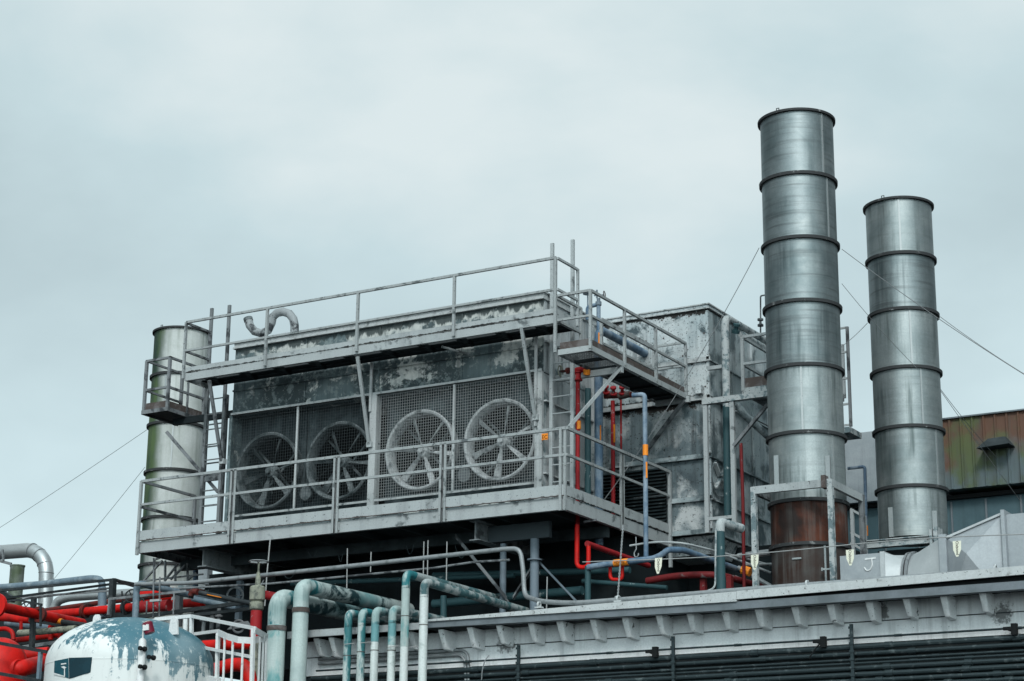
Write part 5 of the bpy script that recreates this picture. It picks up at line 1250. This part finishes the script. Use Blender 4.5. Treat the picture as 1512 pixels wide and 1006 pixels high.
rp_('red hose loop at the left edge below the flange', ((-10, 930, .2), (10, 928, .2), (19, 934, .2), (20, 945, .2)), .04, R=.2)
# vessel at the lower left
q = P(-2, 1010, -3.4)
o = thing('red_vessel', 'round shouldered bright red vessel at the bottom left edge', 'vessel', (q.x, q.y, -7.3), )
vr = .40; zt_ = P(0, 942, -3.4).z
prof = [(0, zt_)]+[(vr*math.sin(k/10*math.pi/2), zt_-.42+.42*math.cos(k/10*math.pi/2)) for k in range(1, 11)]+[(vr, -7.3), (0, -7.3)]
MB().lathe(prof, (q.x, q.y, 0), seg=48).build('shell', M_red, o)
zn = P(20, 988, -3.4).z
MB().tube(fillet([(q.x, q.y-.0, zn), (q.x+.42, q.y+.0, zn), P(62, 980, -2.6)], .2), .125, 20).build('nozzle_pipe', M_red, o)
MB().lathe([(.22, 0), (.135, .10), (.125, .10), (.125, 0)], (q.x+.30, q.y, zn), (1, 0, 0), 28, True).build('nozzle_collar', M_red, o)
MB().tube([P(20, 968, -2.6), P(72, 964, -2.4)], .09, 18).build('upper_pipe', M_red, o)
rp_('red pipe above the cage bars left of the gate valve', ((300, 954, -1.2), (345, 951, -1.2), (378, 951, -1.2)), .085)
rp_('red elbow pipe low behind the cage bars', ((315, 990, -1.5), (345, 981, -1.5), (364, 983, -1.5), (372, 1012, -1.5)), .105, R=.3)
tag(MB().box(P(-40, 900, 4).x, P(312, 900, 4).x, 4.0, 4.1, -7.3, P(100, 903, 4).z).build('rear_backdrop', M_under), 'added dark backdrop sheet low behind the red pipes', 'wall')  # sheet added to darken the openings between the red pipes

# ------------------------------------------------------------------ other pipes at the left
o = thing('silver_duct', 'silver clad duct bending down against the sky at the left edge', 'duct', P(68, 900, 9), )
c0 = [P(-40, 819, 9), P(44, 812.5, 9), P(56, 817, 9), P(65, 828, 9), P(68.5, 842, 9), P(66, 930, 9)]
MB().tube(fillet(c0, .25, 4), .175, 24).build('cladding', M_ins, o)
for (p, q) in (((47, 813), (48.5, 813.5)), ((57.5, 819.5), (58.5, 820.5)), ((66, 833), (66.2, 834.5)), ((68.3, 846), (68.2, 847))):
    A_ = P(*p, 9); B2 = P(*q, 9); MB().tube([A_, B2], .182, 24).build('lap_seam', M_walkdark, o)
M_mossstub = weath('mossy stub steel', (.20, .225, .21), (.075, .10, .06), .5, 2.5, .15, (.04, .06, .035), .7, .1, rough=.6, metal=.3)
o = thing('vent_stub', 'short moss stained vent stub under the silver duct', 'vent', P(26, 870, 8))
c = P(26, 835, 8); MB().lathe([(.16, -2), (.165, 0), (.178, 0), (.178, -.03), (.165, -.03), (.165, -2)], c, seg=28, closed=True).build('pipe', M_mossstub, o)
MB().lathe([(0, -.1), (.16, -.1)], c, seg=28).build('lining', M_black, o)
tag(MB().bar(P(-10, 826, 7.7), P(17, 833, 7.9), .06).bar(P(5, 828, 7.8), P(4, 812, 7.8), .04).build('duct_bracket', M_walkdark), 'small grey bracket under the silver duct', 'bracket')
pipe('blue_grey_pipe', [P(-20, 869, 1.6), P(60, 863, 1.6), P(136, 854, 1.6), P(151, 856, 1.6), P(151, 896, 1.6)], .062, M_bluegrey, 'blue grey pipe that bends down at the black rack post', 'pipe', None, .16)
tag(MB().tube([P(151, 868, 1.58), P(151, 912, 1.58)], .078, 16).build('blue_grey_drop', M_bluegrey), 'thicker blue grey drop pipe below the bend at the rack post', 'pipe')
pipe('clad_pipe', [P(78, 905, 4.5), P(84, 888, 4.5), P(100, 882, 4.5), P(268, 871, 4.5)], .09, M_ins, 'grey clad pipe with sooty top running behind the rack', 'pipe', None, .2)
pipe('grey_pipe', [P(28, 935, -.2), P(60, 933, -.2), P(112, 928, -.2)], .055, M_valve, 'olive grey pipe above the thin red pipe at the left', 'pipe')
pipe('blue_pipe', [P(10, 920, 1.0), P(75, 927, 1.0)], .07, M_bluegrey, 'blue grey pipe behind the black rack post low at the left', 'pipe')
bl = P(202, 862, -.8)
pipe('blue_elbow_pipe', [P(199, 935, -.8), P(202, 861, -.8), bl+Vector((.06, 2.2, -.02)), bl+Vector((.15, 4.2, -.05))], .055, M_bluegrey, 'blue grey pipe rising behind the tank and bending back', 'pipe', None, .14)
pipe('grey_pipe', [P(256, 895, 2.5), P(266, 871, 2.5), P(275, 866, 2.5), P(320, 879, 3.5), P(350, 886, 4)], .085, M_frost, 'grey elbow pipe under the left end of the walkway', 'pipe', None, .14)
o = thing('flood_lamp', 'small white faced floodlight box under the walkway end', 'lamp', P(300, 866, 1.0))
c = P(300, 866, 1.0); MB().hexa([c+Vector(v) for v in ((-.09, -.03, -.04), (.06, -.03, -.07), (.08, .10, -.05), (-.07, .10, -.02), (-.07, -.03, .05), (.08, -.03, .02), (.10, .10, .03), (-.05, .10, .06))]).build('housing', M_blacksteel, o)
MB().hexa([c+Vector(v) for v in ((-.085, -.036, -.035), (.055, -.036, -.062), (.055, -.031, -.062), (-.085, -.031, -.035), (-.065, -.036, .045), (.075, -.036, .017), (.075, -.031, .017), (-.065, -.031, .045))]).build('lens', M_white, o)
# black rack
rk = thing('pipe_rack', 'black steel pipe rack with thin beams above the red pipes', 'rack', P(100, 930, -.6))
def rb(a, b, w, Y1, Y2=None, m=None, nme='beam'): MB().bar(P(*a, Y1), P(*b, Y2 if Y2 is not None else Y1), w).build(nme, m or M_blacksteel, rk)
rb((-10, 873.5), (168, 856), .04, -.4); rb((-10, 886), (166, 862.5), .035, -.3); rb((-10, 891), (166, 868), .028, -.2, m=M_walkdark)
rb((30, 882), (170, 872), .03, 0.0, m=M_conduitl); rb((168, 856), (200, 866), .05, -.4, 2.2); rb((168, 856), (250, 872), .03, -.4, 3.5)
rb((167, 856), (164, 912), .09, -.4, nme='post'); rb((50, 884), (47, 960), .075, -.5, nme='post'); rb((60, 893), (60, 925), .03, -.9, nme='post')
rb((5, 889), (25, 886), .035, -.9); rb((25, 886), (62, 893), .035, -.9); rb((-10, 868), (20, 886), .10, -.2)
rb((160, 908), (162, 884), .035, -.7, m=M_walkdark, nme='post'); rb((161, 885), (275, 873), .04, -.7, 0, m=M_walkdark)
rb((200, 912), (375, 888), .06, 0.2); rb((272, 910), (380, 898), .05, .0); rb((205, 923), (262, 912), .035, .4); rb((45, 915), (130, 928), .09, .4)
rb((180, 873), (182, 908), .02, .3); rb((170, 862), (250, 866), .03, 1.5); rb((30, 949), (90, 944), .09, .8); rb((90, 948), (20, 958), .06, .2, m=M_conduitl); rb((60, 960), (75, 957), .05, .2)
rb((0, 950), (70, 963), .05, -3.9); rb((60, 963), (57, 1003), .05, -3.9, m=M_bluegrey, nme='post'); rb((-5, 994), (62, 1006), .05, -3.9)
rb((265, 873), (263, 925), .10, 1.0, m=M_walkdark, nme='post'); rb((355, 858), (352, 915), .09, 1.2, m=M_colblue, nme='post')
MB().tube([P(60, 913, .1), P(78, 916, .1)], .045, 10).tube([P(92, 918.5, .1), P(130, 924, .1)], .045, 10).build('black_pipe', M_blacksteel, rk)
MB().tube([P(77, 915.5, .1), P(92, 918, .1)], .05, 12).build('label_band', M_orange, rk)
o = thing('black_pipe', 'black pipe with a red elbow and orange strip running to the gate valve', 'pipe', P(330, 886, -.2))
MB().tube(fillet([P(282, 884, -.2), P(284, 873, -.2), P(380, 893, -.2)], .1), .04, 12).build('pipe', M_blacksteel, o)
MB().tube(fillet([P(281.5, 880, -.25), P(283.5, 873.5, -.25), P(292, 874.5, -.25)], .05), .05, 12).build('red_elbow', M_reddull, o)
a, b = P(306, 878, -.24), P(327, 882.4, -.24); MB().bar(a, b, .02, .012).build('label_plate', M_orange, o)
pipe('grey_pipe', [P(285, 884, .5), P(350, 898, .5)], .05, M_bluegrey, 'slate pipe parallel below the orange striped black pipe', 'pipe')
# thin antenna rods and struts
for px, y0, y1, lab in ((227, 824, 930, 'thin pale rod rising before the algae stained stack'), (236, 852, 915, 'second thin rod right of the tall pale rod'), (257, 876, 908, 'short thin rod before the red stubs'), (217, 888, 907, 'thinnest short rod beside the blue elbow pipe')):
    tag(MB().tube([P(px, y0, -1.0), P(px-1, y1, -1.0)], .014, 8).build('thin_rod', M_walkdark), lab, 'rod', 'thin rods above the tank')
q = P(230, 887, -1.0); tag(MB().box(q.x-.1, q.x+.1, -1.03, -.98, q.z-.018, q.z+.018).build('junction_bar', M_walk), 'small pale cross bar clamped on the tall thin rod', 'bar')
# lattice under the walkway end
tr = thing('lattice_truss', 'light lattice truss below the left end of the lower walkway', 'truss', P(250, 860, .8))
for a, b, w in (((228, 826), (228, 860), .03), ((212, 858), (240, 828), .03), ((244, 828), (244, 858), .03), ((243, 858), (262, 834), .03), ((259, 834), (259, 862), .03), ((252, 856), (274, 834), .03), ((277, 832), (277, 858), .03), ((278, 856), (290, 846), .03), ((228, 827), (240, 822), .03), ((205, 859), (300, 848), .025)):
    MB().bar(P(*a, .8), P(*b, .8), w).build('lattice_bar', M_walkdark, tr)
tag(MB().tube([P(289, 838, 1.4), P(289, 868, 1.4)], .045, 12).build('blue_post', M_blue), 'short blue pipe post below the left end of the walkway', 'post')
tag(MB().box(P(292, 842, 3).x, P(309, 842, 3).x, 2.95, 3.1, P(300, 866, 3).z, P(300, 839, 3).z).build('bracket_box', M_duct), 'pale bracket box between algae stained stack and dark backdrop', 'box')
# cluttered machinery in the gap left of the gate valve
o = thing('pump_set', 'dark pump set with small wheels in the shade behind the cage', 'machinery', P(345, 930, 1.0))
for px, py, r in ((347, 880, .16), (352, 925, .12)):
    q = P(px, py, 1.0); MB().lathe([(r-.02, -.01), (r, 0), (r-.02, .01), (r-.035, 0)], q, (.3, -1, 0), 24, True).bar(q-Vector((r, 0, 0)), q+Vector((r, 0, 0)), .015).build('wheel', M_walkdark, o)
a = P(290, 948, 1.2); b = P(368, 925, 1.2)
MB().box(a.x, b.x, 1.0, 1.8, a.z-.35, a.z+.0).build('base', M_blacksteel, o)
MB().hexa([P(335, 930, 1), P(372, 925, 1), P(372, 925, 1.6), P(335, 930, 1.6), P(345, 920, 1), P(366, 917, 1), P(366, 917, 1.6), P(345, 920, 1.6)]).build('cover', M_conduitl, o)
for k, px in enumerate((300, 312, 322)):
    q = P(px, 935-k*3, .9); MB().tube([q, q+Vector((0, 0, .25+.05*k))], .035, 10).lathe([(0, 0), (.07, 0), (.07, .03), (0, .03)], q+Vector((0, 0, .2)), seg=12).build('fitting', M_walkdark if k else M_conduitl, o)

def on_pipe(a, b, t, r, w, mat, lab):
    a = P(*a); b = P(*b); d = (b-a).normalized(); c = a.lerp(b, t)
    return tag(MB().lathe([(r, -w/2), (r+.05, -w/2), (r+.05, -.006), (r+.03, -.004), (r+.03, .004), (r+.05, .006), (r+.05, w/2), (r, w/2)], c, d, 22, True).build('pipe_flange', mat), lab, 'flange', 'bolted flanges on the red pipes')
on_pipe((70, 908, 1.5), (160, 900, 1.5), .62, .074, .07, M_reddull, 'bolted flange on the red pipe just left of the blue grey drop pipe')
on_pipe((160, 900, 1.5), (235, 893, 1.5), .35, .074, .07, M_blacksteel, 'black clamp flange on the red pipe behind the tank dome')
on_pipe((2, 896, -1.5), (122, 921, .8), .45, .084, .07, M_reddull, 'dull flange midway on the thick slanting red pipe')
on_pipe((300, 954, -1.2), (345, 951, -1.2), .7, .084, .06, M_reddull, 'dull flange on the upper red pipe behind the cage')
for k, (a, b, r, lab) in enumerate((((640, 850, 1.6), (930, 842, 1.6), .05, 'dark pipe run high in the shade behind the blue columns'), ((430, 862, 1.4), (760, 850, 1.4), .04, 'dark pipe run in the shade above the thick teal pipes'),
                                    ((640, 892, 1.2), (860, 872, 1.2), .07, 'lowest dark pipe run in the shade behind the blue columns'), ((860, 858, 1.5), (985, 868, 1.5), .035, 'slim dark pipe in the shade below the blue header'))):
    pipe('shade_pipe', [P(*a), P(*b)], r, M_tealdark, lab, 'pipe', 'dark pipes in the shade')

for k, (px, py, Y, ry, lab) in enumerate(((194, 880, 1.2, .13, 'small dark handwheel among the pipes right of the black rack post'), (38, 897, -.3, .11, 'small dark handwheel behind the slanting red pipe at the left'), (206, 889, 1.0, .09, 'smallest dark handwheel beside the blue elbow pipe'))):
    c = P(px, py, Y); o = MB().lathe([(ry-.015, -.01), (ry, 0), (ry-.015, .01), (ry-.028, 0)], c, (.35, -1, .25), 24, True)
    d = Vector((.35, -1, .25)).normalized(); e1 = d.cross(Vector((0, 0, 1))).normalized(); e2 = d.cross(e1)
    for q in range(3): v = e1*math.cos(q*1.047)+e2*math.sin(q*1.047); o.bar(c-v*(ry-.02), c+v*(ry-.02), .014)
    o.tube([c, c-d*.22], .018, 8).lathe([(0, 0), (.05, 0), (.05, .1), (0, .1)], c-d*.3, d, 12)
    tag(o.build('rack_valve', M_blacksteel), lab, 'valve', 'small handwheels in the pipe rack')

# slack cables hanging below the deck
for k, (x0, x1, y0, dip, lab) in enumerate(((418, 436, 846, 18, 'slack cable loop below the deck above the thickest teal pipe'), (455, 468, 815, 16, 'small slack cable loop near the middle of the deck underside'), (500, 506, 820, 20, 'slack cable hanging left of the hanger rods'), (690, 672, 808, 34, 'slack cable crossing the grey angle brace'), (600, 611, 806, 26, 'slack cable just left of the close hanger pair'))):
    a = P(x0, y0, .5); b = P(x1, y0-2, .5); m = P((x0+x1)/2, y0+dip, .5)
    tag(MB().tube([a*(1-t)**2+m*2*t*(1-t)+b*t*t for t in [q/8 for q in range(9)]], .005, 5).build('slack_cable', M_conduit), lab, 'cable', 'slack cables below the deck')
